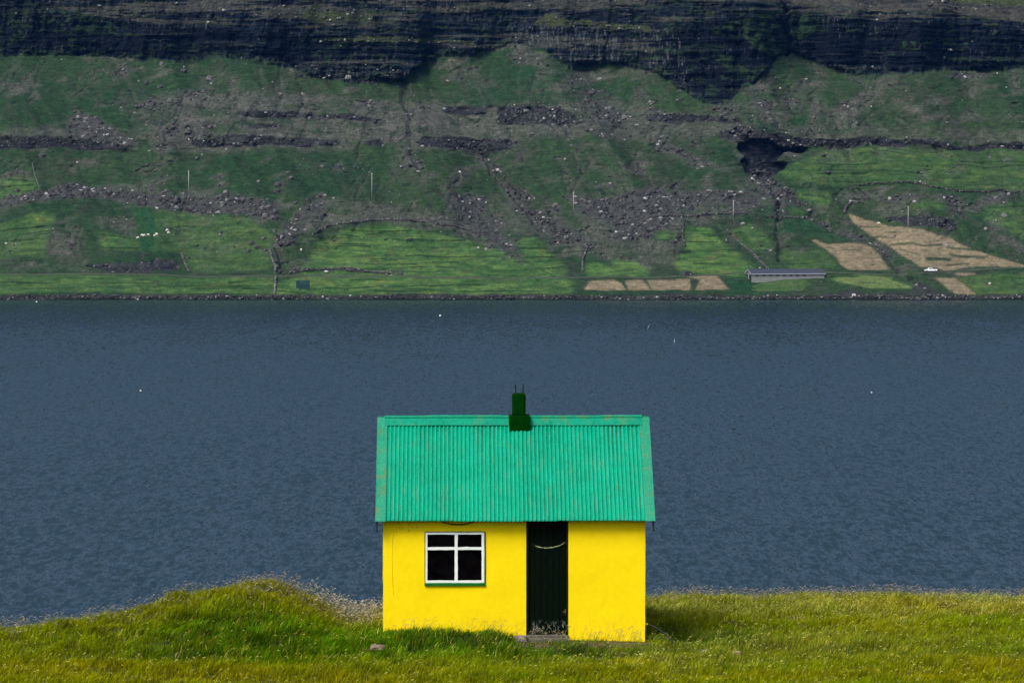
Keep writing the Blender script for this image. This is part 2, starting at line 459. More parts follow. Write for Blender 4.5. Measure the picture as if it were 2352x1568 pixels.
for p in [c6([(1752,918),(1790,856),(1960,848),(2010,870),(2048,918)]), c6([(2034,856),(2150,848),(2212,918),(2062,918)]),
          c6([(2178,850),(2352,850),(2420,856),(2444,915),(2220,920)]), c7([(120,790),(215,790),(225,855),(135,857)]), c7([(180,770),(400,765),(408,785),(260,790)]), c7([(285,786),(410,782),(470,852),(258,857)]),
          c7([(1232,362),(1330,396),(1380,405),(1500,448),(1620,460),(1720,480),(1800,520),(1860,525),(1940,565),(2060,612),(2130,632),(2260,665),(2352,690),(2560,740),(2352,707),(2100,708),(1960,716),(1870,748),(1790,718),(1690,705),(1560,625),(1430,535),(1310,460),(1260,410)]),
          c7([(990,525),(1030,528),(1090,552),(1280,545),(1370,580),(1440,640),(1494,725),(1370,728),(1240,722),(1180,690),(1160,640),(1090,590)]),
          c7([(1784,780),(1910,780),(2052,886),(1915,886)]), c7([(1900,752),(2040,748),(2040,762),(1925,768)])]:
    hay = np.maximum(hay, fpoly(p))
haygap = np.zeros_like(PX)
for p, wd in [(c7([(1300,448),(1440,452)]), 2.2), (c7([(1400,515),(1475,515)]), 1.8), (c7([(1460,490),(1560,485)]), 1.2), (c7([(1500,568),(1640,558),(1700,575),(1830,570)]), 2.6), (c7([(1560,600),(1690,630)]), 1.6),
              (c7([(1860,590),(2060,605)]), 2.4), (c7([(1880,635),(1960,648),(2100,650)]), 3.2), (c7([(1730,660),(1880,665)]), 5), (c7([(1860,700),(2000,692)]), 2.2), (c7([(1200,595),(1290,595)]), 1.8), (c7([(1330,400),(1400,410),(1400,425)]), 2.0), (c7([(1370,692),(1400,692)]), 1.4), (c7([(2110,640),(2180,700)]), 0.9), (c7([(1100,575),(1150,580)]), 1.4)]:
    haygap = np.maximum(haygap, band(p, wd, FX, FY))
hay *= (1-haygap)
bluef = fpoly(c5([(2020,855),(2120,852),(2122,905),(2022,908)]))

# grassy banks: short level steps across the meadows ------------------
banks = np.zeros_like(PX)
def Bk(p, w_=1.7, a=1.0):
    global banks
    banks = np.maximum(banks, band(p, w_, FX, FY)*a)
for p in [c6([(90,558),(220,560)]), c6([(90,608),(250,606)]), c6([(260,545),(380,530),(580,518)]), c6([(440,580),(700,582),(940,578)]), c6([(530,680),(800,685),(1000,690),(1150,690)]), c6([(300,705),(480,712)]), c6([(720,725),(900,722)]),
          c6([(570,765),(680,765)]), c6([(740,762),(880,762)]), c6([(160,850),(380,850)]), c6([(210,898),(380,895)]), c6([(420,900),(640,890),(900,882),(1090,884)]), c6([(440,935),(640,932)]), c6([(900,925),(1440,925)]),
          c6([(1280,630),(1500,632)]), c6([(1340,697),(1560,692)]), c6([(1440,770),(1560,830),(1780,832)]), c5([(0,578),(265,578)]), c5([(690,545),(930,572)]), c5([(690,632),(960,630)]), c5([(0,208),(230,212)]), c5([(60,170),(250,190)]),
          c5([(0,862),(350,868)]), c5([(0,798),(560,800)]), c5([(1300,908),(1500,908)]), c5([(1560,862),(1700,858)]), c5([(1660,905),(1790,908)]), c5([(1900,920),(2100,940)]),
          c7([(190,545),(400,545)]), c7([(240,690),(420,685)]), c7([(0,540),(160,532)]), c7([(780,190),(1000,200),(1260,195)]), c7([(1300,180),(1700,195),(2000,228),(2400,248)]), c7([(2130,325),(2400,335)]), c7([(1100,55),(1300,50)]),
          c7([(2000,730),(2352,720)]), c7([(1100,750),(1540,745)]), c7([(940,245),(1080,255)]), c7([(1050,110),(1400,100),(1700,120)]), c7([(1900,60),(2100,80),(2352,70)]), c7([(960,470),(1180,475)]), c7([(1900,400),(2100,470)]), c7([(1120,770),(1300,768)])]:
    Bk(p, 2.0)
for i in range(420):
    x0 = rng.uniform(-100, 2400); y0 = rng.uniform(330, 676)
    if not (mead[np.searchsorted(-rows, -y0), np.searchsorted(cols, x0)] > 0.3): continue
    l_ = rng.uniform(30, 150); Bk([(x0, y0), (x0+l_*0.5, y0+rng.uniform(-1.5, 1.5)), (x0+l_, y0+rng.uniform(-3, 3))], rng.uniform(1.1, 2.1), rng.uniform(0.5, 1.0))

# road bench and shore ------------------------------------------------
road_pts = [(-300,622),(0,627),(240,629.5),(430,633),(632,634.5),(760,634.5),(900,635),(1100,639),(1340,637),(1500,636.5),(1580,634),(1660,628),(1720,623),(1800,621),(1880,623),(1960,626),(2040,628),(2090,627.5),(2140,626.5),(2200,621.5),(2260,618.5),(2352,613),(2600,600)]
RY = yline(road_pts, PX)
roadb = sstep(3.5, 1.5, np.abs(PY - RY))
shore = sstep(674, 679, PY + 6*fbm(PX/34, PY/60, 5, 4) + 2*n2x)
shore = np.maximum(shore, poly(c7([(1150,880),(1250,850),(1330,880),(1600,870),(1700,800),(1900,890),(1900,925),(1150,925)]))*0.9)
culv = poly(c7([(1600,768),(1645,768),(1648,798),(1615,800)]), PX, PY)

# -------- depth: integrate a slope field along every column -----------
slope = 0.50 + 0.10*fbm(PX/300, PY/120, 2, 2)
slope = slope + (0.30 - slope)*sstep(560, 640, PY)
slope = slope + 0.9*banks
slope = slope*(1-roadb) + 0.10*roadb
slope = slope + shore*1.0
slope = np.where(PY < -10, 0.85, slope)
cl_s = 5.0*(1-ledge) + 0.75*ledge
slope = slope*(1-cliff) + cl_s*cliff
slope = slope*(1-crag) + 2.8*crag
slope = slope*(1-ravine) + 2.0*ravine
slope = slope*(1-moor) + 0.50*moor
inv = 1.0/np.maximum(slope - ((425-PY)/FPX), 0.06)
inv = blur(inv, 9, 1)
inv = 0.75*inv + 0.25*blur(inv, 40, 1)
kk = np.array([ray(1176, float(r_))[1] for r_ in rows])
D = np.zeros_like(PX, dtype=np.float64)
i0 = int(np.argmin(np.abs(rows - 688)))
D[:] = CAMZ / -kk[i0]
for i in range(i0+1, len(rows)):
    D[i] = D[i-1] + D[i-1]*(kk[i]-kk[i-1])*0.5*(inv[i]+inv[i-1])
for i in range(i0-1, -1, -1):
    D[i] = D[i+1] - D[i+1]*(kk[i+1]-kk[i])/0.5
# tame sideways differences in depth
Db = blur(D, 120, 1)
D = D*0.55 + Db*0.45
# spurs and gullies: the slope bulges towards and away from the fjord
bx_ = (PX-1176)/FPX*1400.0; bz_ = (688-PY)/FPX*1400.0
calm = sstep(655, 540, PY)*(1-0.75*blur(blur(np.maximum(mead, hay), 16, 1), 10, 0))*(1-0.55*blur(cliff, 4, 0))
bulge = (17.0*fbm(bx_/26+bz_/40, bz_/80, 6, 4) + 20.0*fbm(bx_/80, bz_/110, 2, 3) - 1.8*blur(chute, 2, 1))*calm
bulge = bulge + cliff*(9.0*fbm(bx_/16, bz_/50, 0, 3))*sstep(0, 12, YL-PY)
bulge = bulge - 5.0*blur(ravine, 8, 1) 
D = D - bulge
GX = (PX - 1176)/FPX / np.array([cp - (784-r_)/FPX*sp for r_ in rows])[:, None] * D
GY = D.copy()
GZ = CAMZ + kk[:, None]*D
# relief -------------------------------------------------------------
rel = 1.15*fbm(GX/24, GZ/9, 1, 5) * (1-rockm) * (1-hay*0.7)
rel = rel + 4.5*fbm(GX/22+GZ/40, GZ/60, 6, 4)*calm*(1-0.6*cliff)
rel = rel + 0.75*fbm(GX/9, GZ/1.2, 5, 3)*(1-rockm)*(1-hay)
rel = rel + 0.5*np.abs(fbm(GX/5, GZ/2.2, 3, 3))*scree
colmn = fbm(GX/3.6 + 0.6*fbm(GX/9, GZ/6, 2, 2), GZ/14, 6, 4, 0.6)
strat = fbm(GX/45, GZ/1.7, 2, 4, 0.65)
rocky = fbm(GX/4.5, GZ/2.4, 5, 5, 0.65)
rel = rel + (cliff*(1-0.5*ledge))*(3.2*colmn + 2.2*strat + 2.0*rocky) + crag*(1.5*rocky + 1.2*colmn) + ravine*(2*rocky)
big = fbm(GX/70, GZ/45, 7, 3)
rel = rel + cliff*(2.0*big)
rel -= 9.0*notch*cliff + 4.0*notch2*cliff + 5.0*ravine*sstep(0,1,blur(ravine,6,1))
rel = rel + shore*0.9*np.abs(rocky) + 1.2*moor*rocky + 1.4*moor*strat
gull = np.zeros_like(PX)
for p, wd in [(c3([(1850,370),(1860,450),(1900,540),(1880,620),(1900,720),(1940,790)]), 14), (c7([(700,170),(780,260),(780,380),(800,560),(790,650)]), 12), (c7([(860,240),(1080,420),(1420,560),(1570,745)]), 14), (c6([(1090,0),(1140,110),(1250,230),(1420,430)]), 12), (c5([(1900,650),(1930,740),(1920,820)]), 10)]:
    gull = np.maximum(gull, 1 - sstep(0, wd, line(p)))
rel -= 2.2*gull*(1-cliff)
GY -= rel*0.85
GZ += rel*0.5*(1-rockm*0.7)
GZ[:3] -= 4
fade = sstep(-20, -140, PY)
crest = 560 + 80*fbm(GX/500, GX*0, 3, 4)
over = np.maximum(GZ - crest, 0); GZ = GZ - over*0.97*fade     # plateau on top of the mountain

# -------- ground colours (what grows or lies there) -------------------
def C(*c): return np.array(c, np.float32)
def lay(base, c, m): 
    m = np.clip(m, 0, 1)[..., None]
    return base*(1-m) + c*m
g1 = fbm(GX/60, GZ/25, 4, 5)[..., None]; g2 = fbm(PX/9, PY/3.0, 6, 4, 0.65)[..., None]; g3 = fbm(GX/14, GZ/4, 1, 4, 0.6)
tr = fbm(PX/30, PY/1.9, 5, 4, 0.6)
rib = fbm(WX/24 + WY/40, WY/70, 2, 4, 0.6); rib2 = fbm(WX/22 - WY/36, WY/64, 6, 4, 0.6)
col = C(.024,.055,.024) + (C(.022,.022,.004))*g1*0.5
col = lay(col, C(.043,.055,.037), 0.6*sstep(-0.05,0.45,g3+0.5*tr))
col = lay(col, C(.013,.046,.021), 0.85*sstep(-0.05,0.45,-fbm(GX/40, GZ/18, 7, 5)-0.2*tr))
col = lay(col, C(.056,.054,.050), 0.45*sstep(0.2,0.55,np.maximum(rib,rib2)))
col = lay(col, C(.088,.085,.082), heath*(0.95+0.7*tr))
col = lay(col, C(.112,.106,.102), 0.6*heath*sstep(0.1,0.6,g3))
t3 = fbm(PX/17, PY/1.15, 0, 3, 0.65)
col = lay(col, C(.012,.030,.016), 0.75*sstep(0.15,0.5,tr)*(1-0.6*mead))
col = lay(col, C(.052,.085,.036), 0.55*sstep(0.20,0.55,-tr)*(1-heath))
col = lay(col, C(.016,.026,.016), 0.6*sstep(0.35,0.6,t3))
spk = fbm(PX/2.6, PY/1.9, 7, 2)
col = lay(col, C(.150,.148,.145), sstep(0.50,0.70,spk)*np.clip(heath*1.3+0.12,0,1))
col = lay(col, C(.020,.022,.024), sstep(0.50,0.70,-spk)*np.clip(heath*1.3+0.10,0,1))
ms_ = np.clip(blur(blur(mead, 3.6, 1), 1.8, 0)*(1+0.5*fbm(PX/24, PY/8, 0, 4)), 0, 1.2)
col = lay(col, C(.054,.116,.036), ms_*0.85)
mv = fbm(PX/38, PY/6, 3, 5)
col = lay(col, C(.092,.155,.048), ms_*sstep(-0.05,0.45,mv)*0.8)
col = lay(col, C(.120,.150,.042), ms_*sstep(0.25,0.6,fbm(PX/50, PY/12, 0, 5))*0.7)
col = lay(col, C(.028,.075,.024), ms_*sstep(0.05,0.45,-mv)*0.7)
col = lay(col, C(.075,.078,.040), ms_*sstep(0.25,0.55,fbm(PX/30, PY/16, 7, 5))*0.6)
col = lay(col, C(.130,.165,.062), palef*0.7)
col = lay(col, C(.013,.060,.026), emer*0.75)
col = lay(col, C(.014,.040,.044), bluef)
col = lay(col, C(.015,.040,.015), banks*0.85)
col = lay(col, C(.215,.165,.118), blur(blur(hay,1.8,1),1.0,0)*(0.92))
col = lay(col, C(.265,.210,.145), hay*0.6*sstep(0.0,0.5,fbm(PX/25, PY/4, 5, 4)))
col = lay(col, C(.135,.130,.080), hay*0.7*sstep(0.05,0.5,fbm(PX/14, PY/3, 7, 4)))
col = lay(col, C(.050,.051,.056), np.clip(scree*1.0,0,0.85)*sstep(-0.4,0.4,g2[...,0]+0.4*scree))
face = fbm(PX/26, PY/8, 3, 5, 0.6); rk_n = fbm(PX/9, PY/6, 7, 4, 0.6)
rk = C(.007,.013,.024) + C(.006,.006,.006)*g2
rk = lay(rk, C(.028,.032,.038), 0.7*sstep(0.10,0.5,face))
rk = lay(rk, C(.030,.042,.018), 0.8*sstep(0.12,0.4,fbm(PX/32, PY/5, 1, 4, 0.6))*sstep(0.0,0.3,fbm(PX/150, PY/50, 6, 2)))
rk = lay(rk, C(.085,.09,.098), 0.55*sstep(0.33,0.62,fbm(PX/4.5, PY/11, 2, 4, 0.6)))
rk = lay(rk, C(.044,.045,.042), 0.8*ledge)
rk = lay(rk, C(.066,.065,.058), 0.7*ledge*sstep(-0.2,0.4,g2[...,0])*upper_mix)
rk = lay(rk, C(.002,.005,.012), 0.92*blur(wall,8,1)*(1-ledge))
rk = lay(rk, C(.15,.155,.165), 0.55*wall*sstep(0.42,0.62,fbm(PX/3.6, PY/12, 4, 4, 0.6))*sstep(100,140,PY+10*nx)*(PX>1950))
pil = fbm(PX/3.0 + 0.5*fbm(PX/12, PY/9, 1, 2), PY/22, 0, 4, 0.6)
rk = rk*(1 + 0.75*pil[..., None]*(1-0.5*ledge[..., None]))
rk = lay(rk, C(.095,.105,.120), 0.75*sstep(0.12,0.42,fbm(PX/3.0, PY/15, 5, 3, 0.6))*np.maximum(poly([(1150,60),(1400,56),(1560,70),(1580,150),(1400,150),(1220,130)]), 0.7*sstep(0.15,0.5,fbm(PX/70, PY/22, 1, 3))))
rk = lay(rk, C(.20,.205,.21), sstep(0.30,0.5,fbm(PX/40, PY/18, 4, 3))*sstep(0.45,0.6,fbm(PX/3.2, PY/5.0, 6, 3, 0.6))*0.8)
cragr = C(.034,.036,.042) + C(.014,.014,.014)*g2
cragr = lay(cragr, C(.012,.015,.022), 0.8*sstep(-0.1,0.35,-face))
cragr = lay(cragr, C(.15,.15,.155), 0.6*sstep(0.35,0.6,fbm(PX/4.5, PY/8, 2, 4, 0.6)))
cw = cliff[...,None]; rk = rk*cw + cragr*(1-cw)
col = lay(col, C(.058,.055,.052) + C(.02,.019,.018)*g2, moor)
col = lay(col, C(.018,.021,.026), moor*sstep(0.1,0.4,fbm(PX/60, PY/4, 3, 4, 0.6))*0.8)
col = lay(col, C(.045,.065,.028), moor*sstep(2130,2240,PX)*sstep(10,2,PY-(PX-2200)*0.03)*0.8)
moor_up = sstep(-15,-60,PY)
col = lay(col, C(.016,.019,.025), moor_up)
m_ = rockm[..., None]
col = lay(col, C(.030,.032,.036), 0.5*sstep(-40,-90,PY))
col = col*(1-m_) + rk*m_
col = lay(col, C(.045,.062,.024), green_ledge*0.8*(n2y > -0.35))
col = lay(col, C(.020,.044,.020), veg*0.85)
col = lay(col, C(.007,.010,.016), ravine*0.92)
col = lay(col, C(.040,.043,.050), ravine*0.8*sstep(0.1,0.5,rk_n))
col = lay(col, C(.075,.085,.10), 0.6*blur(band([(1741,335),(1744,370),(1739,405)], 5), 1.5, 1)*(n2y > -0.2))
col = lay(col, C(.030,.033,.036), shore*0.9)
col = lay(col, C(.22,.21,.20), shore*sstep(0.2,0.45,fbm(PX/9, PY/3, 7, 4, 0.6))*sstep(678,681,PY)*sstep(687,685,PY)*sstep(-0.1,0.15,fbm(PX/60, PY*0+3, 2, 3)))
col = lay(col, C(.012,.016,.014), sstep(685.0,687.5,PY))
col = lay(col, C(.015,.018,.014), culv*0.9)
col = lay(col, C(.07,.085,.055), sstep(2.4,1.2,np.abs(PY-RY))*0.6)
col = col*(1 + 0.45*fbm(PX/3.2, PY/1.5, 1, 3, 0.7)[...,None])
keep_ = np.clip(np.maximum(np.maximum(ms_, hay), 0.8*np.maximum(heath, scree)) + shore, 0, 1)[..., None]
col = col*(0.80 + 0.10*keep_)*C(.95,1.0,.92)
col = np.clip(col*(1 + 0.30*g2), 0.0012, 1)

nr, nc = PX.shape
idx = np.arange(nr*nc).reshape(nr, nc)
quads = np.stack([idx[:-1,:-1], idx[:-1,1:], idx[1:,1:], idx[1:,:-1]], -1).reshape(-1, 4)
hv = np.stack([GX, GY, GZ], -1).reshape(-1, 3)
M_hill = attr_mat('hillside_ground', vscale=0.35, vary=0.30, bscale=0.7, bstr=0.9, bdist=1.0)
hill = np_mesh('hillside', hv, quads, None, M_hill, col.reshape(-1, 3), True)
tag(hill, kind='structure')

def surf(px, py):
    j = np.searchsorted(cols, px) - 1; i = np.searchsorted(-rows, -py) - 1
    j = int(np.clip(j, 0, nc-2)); i = int(np.clip(i, 0, nr-2))
    u = (px-cols[j])/(cols[j+1]-cols[j]); v = (py-rows[i])/(rows[i+1]-rows[i])
    f = lambda A: (A[i,j]*(1-u)+A[i,j+1]*u)*(1-v) + (A[i+1,j]*(1-u)+A[i+1,j+1]*u)*v
    return Vector((float(f(GX)), float(f(GY)), float(f(GZ))))

# rocks ---------------------------------------------------------------
t_ = (1+5**0.5)/2
ico = np.array([(-1,t_,0),(1,t_,0),(-1,-t_,0),(1,-t_,0),(0,-1,t_),(0,1,t_),(0,-1,-t_),(0,1,-t_),(t_,0,-1),(t_,0,1),(-t_,0,-1),(-t_,0,1)], float)
ico /= np.linalg.norm(ico[0])
icof = np.array([(0,11,5),(0,5,1),(0,1,7),(0,7,10),(0,10,11),(1,5,9),(5,11,4),(11,10,2),(10,7,6),(7,1,8),(3,9,4),(3,4,2),(3,2,6),(3,6,8),(3,8,9),(4,9,5),(2,4,11),(6,2,10),(8,6,7),(9,8,1)])

def rock_cloud(name, pos, size, colr, mat):
    n = len(pos)
    v = ico[None]*(1 + 0.35*(rng.random((n, 12, 1))-0.5)*2)
    v = v*size[:, None, None]*rng.uniform(0.7, 1.25, (n, 1, 3))*np.array([1.0, 1.0, 0.75])
    a = rng.uniform(0, 6.28, n); ca, sa = np.cos(a)[:, None], np.sin(a)[:, None]
    x = v[..., 0]*ca - v[..., 1]*sa; y = v[..., 0]*sa + v[..., 1]*ca
    v = np.stack([x, y, v[..., 2]], -1) + pos[:, None, :]
    f = icof[None] + (np.arange(n)*12)[:, None, None]
    c = np.repeat(colr[:, None, :], 12, 1)
    return np_mesh(name, v.reshape(-1, 3), None, f.reshape(-1, 3), mat, c.reshape(-1, 3), False)

M_rock = attr_mat('weathered_rock', vscale=1.2, vary=0.35, bscale=2.0, bstr=0.5, bdist=0.2)
vis = (PX > -120) & (PX < 2470) & (PY > -10) & (PY < 690)
def scatter(dens, n, smin, smax, power=2.2):
    p = np.clip(np.where(vis, dens, 0).reshape(-1).astype(np.float64), 0, None); p /= p.sum()
    k = rng.choice(len(p), n, p=p)
    pos = hv[k] + rng.uniform(-0.4, 0.4, (n, 3))*np.array([1, 1, 0])
    s = smin + (smax-smin)*rng.random(n)**power
    pos[:, 2] -= s*0.10
    return pos, s
p1, s1 = scatter(scree**1.2*(0.04+sstep(-0.15,0.45,fbm(PX/9,PY/6,3,4))**1.5), 14000, 0.13, 1.30, 4.5)
p2, s2 = scatter((scree*0.15+0.10*heath+0.30*chute+0.018)*(1-cliff)*(1-mead*0.85)*(1-hay)*(PY<668)*sstep(-0.1,0.5,fbm(PX/60,PY/30,6,3)), 8000, 0.13, 0.75, 3.4)
p3, s3 = scatter(sstep(677,680,PY)*sstep(688,686,PY), 3600, 0.16, 0.62, 2.6)
p4, s4 = scatter(crag*0.25+green_ledge*0.2+cliff*ledge*0.14, 2600, 0.2, 1.0, 3.0)
pos = np.concatenate([p1, p2, p3, p4]); siz = np.concatenate([s1, s2, s3, s4])
br = rng.random(len(pos))
lum = 0.030 + 0.045*br + 0.30*np.clip(br-0.80, 0, 1)/0.20*rng.random(len(pos))
rc = lum[:, None]*np.array([0.98, 1.0, 1.0])
tag(rock_cloud('scree', pos, siz, rc, M_rock), 'grey rubble and loose stones strewn over the far green hillside', 'scree', kind='stuff')

def big_rock(px, py, rpx, label, shade=0.10, flat=0.8):
    p = surf(px, py + rpx*0.5)
    s = rpx / FPX * p.y
    bpyme = MB()
    import bmesh
    bm = bmesh.new(); bmesh.ops.create_icosphere(bm, subdivisions=3, radius=1.0)
    o1, o2 = rng.uniform(0, 50, 2)
    for v in bm.verts:
        d = v.co.normalized()
        nn = float(fbm(np.array([d.x*1.6+o1]), np.array([d.y*1.6+d.z*1.3+o2]), 1, 3)[0])
        q = max(abs(d.x), abs(d.y), abs(d.z))
        v.co = d * s * (0.75 + 0.45*nn + 0.35*(1/q-1)) 
        v.co.z *= flat
        v.co.z += s*flat*0.35
    me = bpy.data.meshes.new('boulder'); bm.to_mesh(me); bm.free()
    a = me.color_attributes.new('Col', 'FLOAT_COLOR', 'POINT')
    c = np.ones((len(me.vertices), 4), np.float32); c[:, :3] = shade
    a.data.foreach_set('color', c.reshape(-1)); me.materials.append(M_rock)
    o = bpy.data.objects.new('boulder', me); COL.objects.link(o); o.location = p; o.rotation_euler = (0, 0, rng.uniform(0, 6))
    tag(o, label, 'boulder', 'boulders on the far hillside')

def q5(x, y): return c5([(x, y)])[0]
def q3(x, y): return c3([(x, y)])[0]
def q7(x, y): return c7([(x, y)])[0]
def q6(x, y): return c6([(x, y)])[0]
BR = [
 (q5(1545,250), 8, 'large pale-faced boulder just above the left rubble band, right of the first pole', .15),
 (q5(1500,200), 5, 'dark boulder touching the upper left of the pale-faced one', .06),
 (q5(1890,245), 10, 'big dark boulder above the right end of the left rubble band', .055),
 (q5(1905,195), 11, 'broad dark boulder directly above another big dark boulder', .065),
 (q5(2195,280), 10, 'tall dark boulder standing at the head of the brown scree fan', .06),
 (q5(2225,285), 6, 'pale upright slab leaning beside the boulder at the brown fan', .22),
 (q5(2285,300), 5, 'small pale boulder right of the pair at the brown fan', .18),
 (q5(1768,178), 6, 'grey boulder on grass, upper left of the stacked dark boulders', .14),
 (q5(1990,160), 7, 'speckled grey boulder farthest right above the stacked dark boulders', .13),
 (q5(288,14), 8, 'lone dark boulder on upper left grass below the first crag', .06),
 (q5(1720,598), 9, 'dark boulder, upper of the clump left of the stream gully', .06),
 (q5(1755,622), 9, 'dark boulder, right of the clump left of the stream gully', .065),
 (q5(1700,648), 7, 'dark boulder, lowest of the clump left of the stream gully', .06),
 (q5(1800,566), 7, 'paler boulder above the dark clump near the stream gully', .11),
 (q5(1812,645), 7, 'flat boulder beside the stone wall at the stream gully', .09),
 (q5(38,588), 5, 'white stone in the meadow close to the left edge of the picture', .42),
 (q5(115,238), 7, 'grey boulder at the far left above the rubble band', .09),
 (q5(1880,385), 7, 'grey boulder at the right tip of the left rubble band', .10),
 (q5(1868,425), 8, 'upright grey boulder below the right tip of the rubble band', .09),
 (q5(1140,225), 7, 'light grey boulder on top of the left rubble band', .12),
 (q5(1250,240), 6, 'pale boulder at the foot of the first pole', .16),
 (q5(1035,215), 5, 'small grey boulder left of the one topping the rubble band', .10),
 (q5(2055,380), 4, 'small white stone above the brown scree fan', .32),
 (q5(2022,330), 7, 'dark low boulder left of the brown fan head', .07),
 (q5(1065,555), 2.2, 'tiny white stone near the grazing sheep', .4),
 (q3(742,288), 7, 'tall grey boulder directly under the great cliff', .13),
 (q3(840,318), 9, 'long dark boulder under the great cliff', .08),
 (q3(962,352), 11, 'purplish round boulder alone on green slope below the great cliff', .13),
 (q3(970,378), 3, 'small white stone at the foot of the round purplish boulder', .40),
 (q3(733,386), 8, 'dark blocky boulder in the brown streak below the cliff', .08),
 (q3(778,452), 9, 'pale-edged boulder halfway down the brown streak', .12),
 (q3(636,366), 4, 'small pale stone left of the brown streak', .26),
 (q3(930,415), 8, 'dark boulder below the round purplish boulder', .075),
 (q3(865,595), 12, 'wide dark boulder at the foot of the brown streak', .075),
 (q3(965,582), 9, 'dark pointed boulder right of the wide one at the brown streak', .07),
 (q3(195,722), 10, 'dark boulder below the left crag', .075),
 (q3(905,715), 8, 'dark upright boulder below the middle crag', .075),
 (q3(1393,432), 7, 'pale block right of the middle slope, under the lesser crag', .17),
 (q3(1288,432), 5, 'small pale boulder left of the pale block', .16),
 (q3(1600,350), 10, 'pale rock face jutting from the lesser crag', .20),
 (q7(560,430), 6, 'light grey boulder right of the fourth pole', .2),
 (q7(620,458), 4, 'small pale boulder below the light grey one by the fourth pole', .25),
 (q7(735,602), 5, 'pale boulder between meadow and stream gully above the barn', .25),
 (q7(1940,345), 5, 'grey boulder on the green slope at right, above the dark crag', .15),
 (q7(2225,370), 8, 'cracked pale boulder on the green slope at far right', .18),
 (q7(130,535), 6, 'dark-footed boulder on the left edge of the tall bright meadow', .13),
 (q7(1265,893), 6, 'white boulder at the waterline right of the barn', .45),
 (q6(920,315), 4, 'white stone between the pole and the dark crags in the middle', .34),
 (q6(1085,635), 6, 'pale boulder on the right slope of the round meadow', .25),
]
for (pt, rp, lb, sh) in BR: big_rock(pt[0], pt[1], rp*0.85, lb, sh)

# dry-stone walls ------------------------------------------------------
def stone_wall(pts, label, h=1.1, shade=0.13, wdt=0.8):
    P = []
    for (x0, y0), (x1, y1) in zip(pts[:-1], pts[1:]):
        n = max(2, int(math.hypot(x1-x0, y1-y0)/1.6))
        for k in range(n): P.append((x0+(x1-x0)*k/n, y0+(y1-y0)*k/n))
    P.append(pts[-1])
    W = np.array([surf(*p)[:] for p in P])
    seg = np.linalg.norm(np.diff(W, axis=0), axis=1); s = np.concatenate([[0], np.cumsum(seg)])
    n = int(s[-1]/0.38*4.2)
    t = rng.uniform(0, s[-1], n)
    pos = np.stack([np.interp(t, s, W[:, k]) for k in range(3)], -1)
    lvl = rng.random(n)
    pos[:, 2] += lvl*h*(0.7+0.3*np.sin(t*0.3)) ; pos[:, 0] += rng.uniform(-1, 1, n)*wdt*0.3; pos[:, 1] += rng.uniform(-1, 1, n)*wdt*0.5*(1-0.5*lvl)
    lum = 0.7*shade*(0.6+0.6*rng.random(n)) + 0.18*(rng.random(n) > 0.93)
    o = rock_cloud('stone_wall', pos, rng.uniform(0.22, 0.42, n), lum[:, None]*np.array([1, .99, .98]), M_rock)
    tag(o, label, 'stone wall', 'dry-stone walls on the far hillside', 'thing')
stone_wall(c6([(-100,560),(0,498),(140,478),(300,458),(550,452),(690,462),(860,490),(980,512)]), 'long curved dry-stone wall around the top of the round bright meadow')
stone_wall(c5([(1888,835),(1884,880),(1876,950)]), 'short stone wall running down to the shore below the stream gully', 1.3, .2)
stone_wall(c5([(1843,655),(1858,715),(1885,765),(1882,810)]), 'crooked stone wall left of the stream gully', 1.2, .16)
stone_wall(c7([(455,478),(520,540),(640,650),(720,722)]), 'stone wall slanting down the slope towards the left end of the barn', 1.1, .13)
stone_wall(c7([(710,385),(860,388),(1000,386)]), 'level dark stone wall above the barn meadows', 1.2, .10)
stone_wall(c7([(1208,360),(1225,310),(1262,280),(1330,285)]), 'bent stone wall at the tip of the large tan hayfield', 1.2, .13)
stone_wall(c7([(0,395),(200,375),(420,365),(590,370)]), 'stone wall passing behind the fourth pole', 1.1, .12)
stone_wall(c6([(1776,640),(1745,720),(1742,790)]), 'small stone wall left of the two pale pastures', 1.1, .13)
stone_wall(c7([(180,430),(175,500),(185,580)]), 'upright stone wall along the left side of the tall bright meadow', 1.0, .10)
stone_wall(c7([(1300,175),(1480,178),(1700,196),(2000,226),(2352,243)]), 'long level stone wall across the upper right pasture', 1.0, .07)
stone_wall(c6([(-270,812),(-150,795),(40,782),(180,796),(330,800),(450,815)]), 'thick grey retaining wall above the shore road under the round meadow', 1.8, .14, 1.6)
stone_wall(c5([(1240,680),(1270,750),(1290,790)]), 'short stone wall right of the dark crag by the shore road', 1.1, .14)

# ------------------------------------------------------------------ road
M_road = plain('worn_asphalt', (.048, .062, .045), 0.9, 0.2, 0.3, 0.4, 0)
rv, rf = [], []
xs_ = np.arange(-300, 2600, 6.0)
prev = None
YY = [surf(x, float(np.interp(x, [p[0] for p in road_pts], [p[1] for p in road_pts]))) for x in xs_]
yy = np.array([p[:] for p in YY]); k_ = np.ones(9)/9
for c_ in (1, 2): yy[:, c_] = np.convolve(np.pad(yy[:, c_], 4, mode='edge'), k_, 'valid')
for i, p in enumerate(yy):
    rv += [(p[0], p[1]-1.5, p[2]+0.05), (p[0], p[1]+1.7, p[2]+0.14), (p[0], p[1]-1.9, p[2]-1.2), (p[0], p[1]+2.1, p[2]-1.0)]
    if i: a = 4*(i-1); rf += [(a, a+4, a+5, a+1), (a+2, a+6, a+4, a), (a+1, a+5, a+7, a+3)]
mb = MB(); mb.add(rv, rf); tag(mb.build('road', M_road), kind='structure')
def road_at(px):
    return Vector((float(np.interp(px, xs_, yy[:, 0])), float(np.interp(px, xs_, yy[:, 1])), float(np.interp(px, xs_, yy[:, 2])) + 0.2))

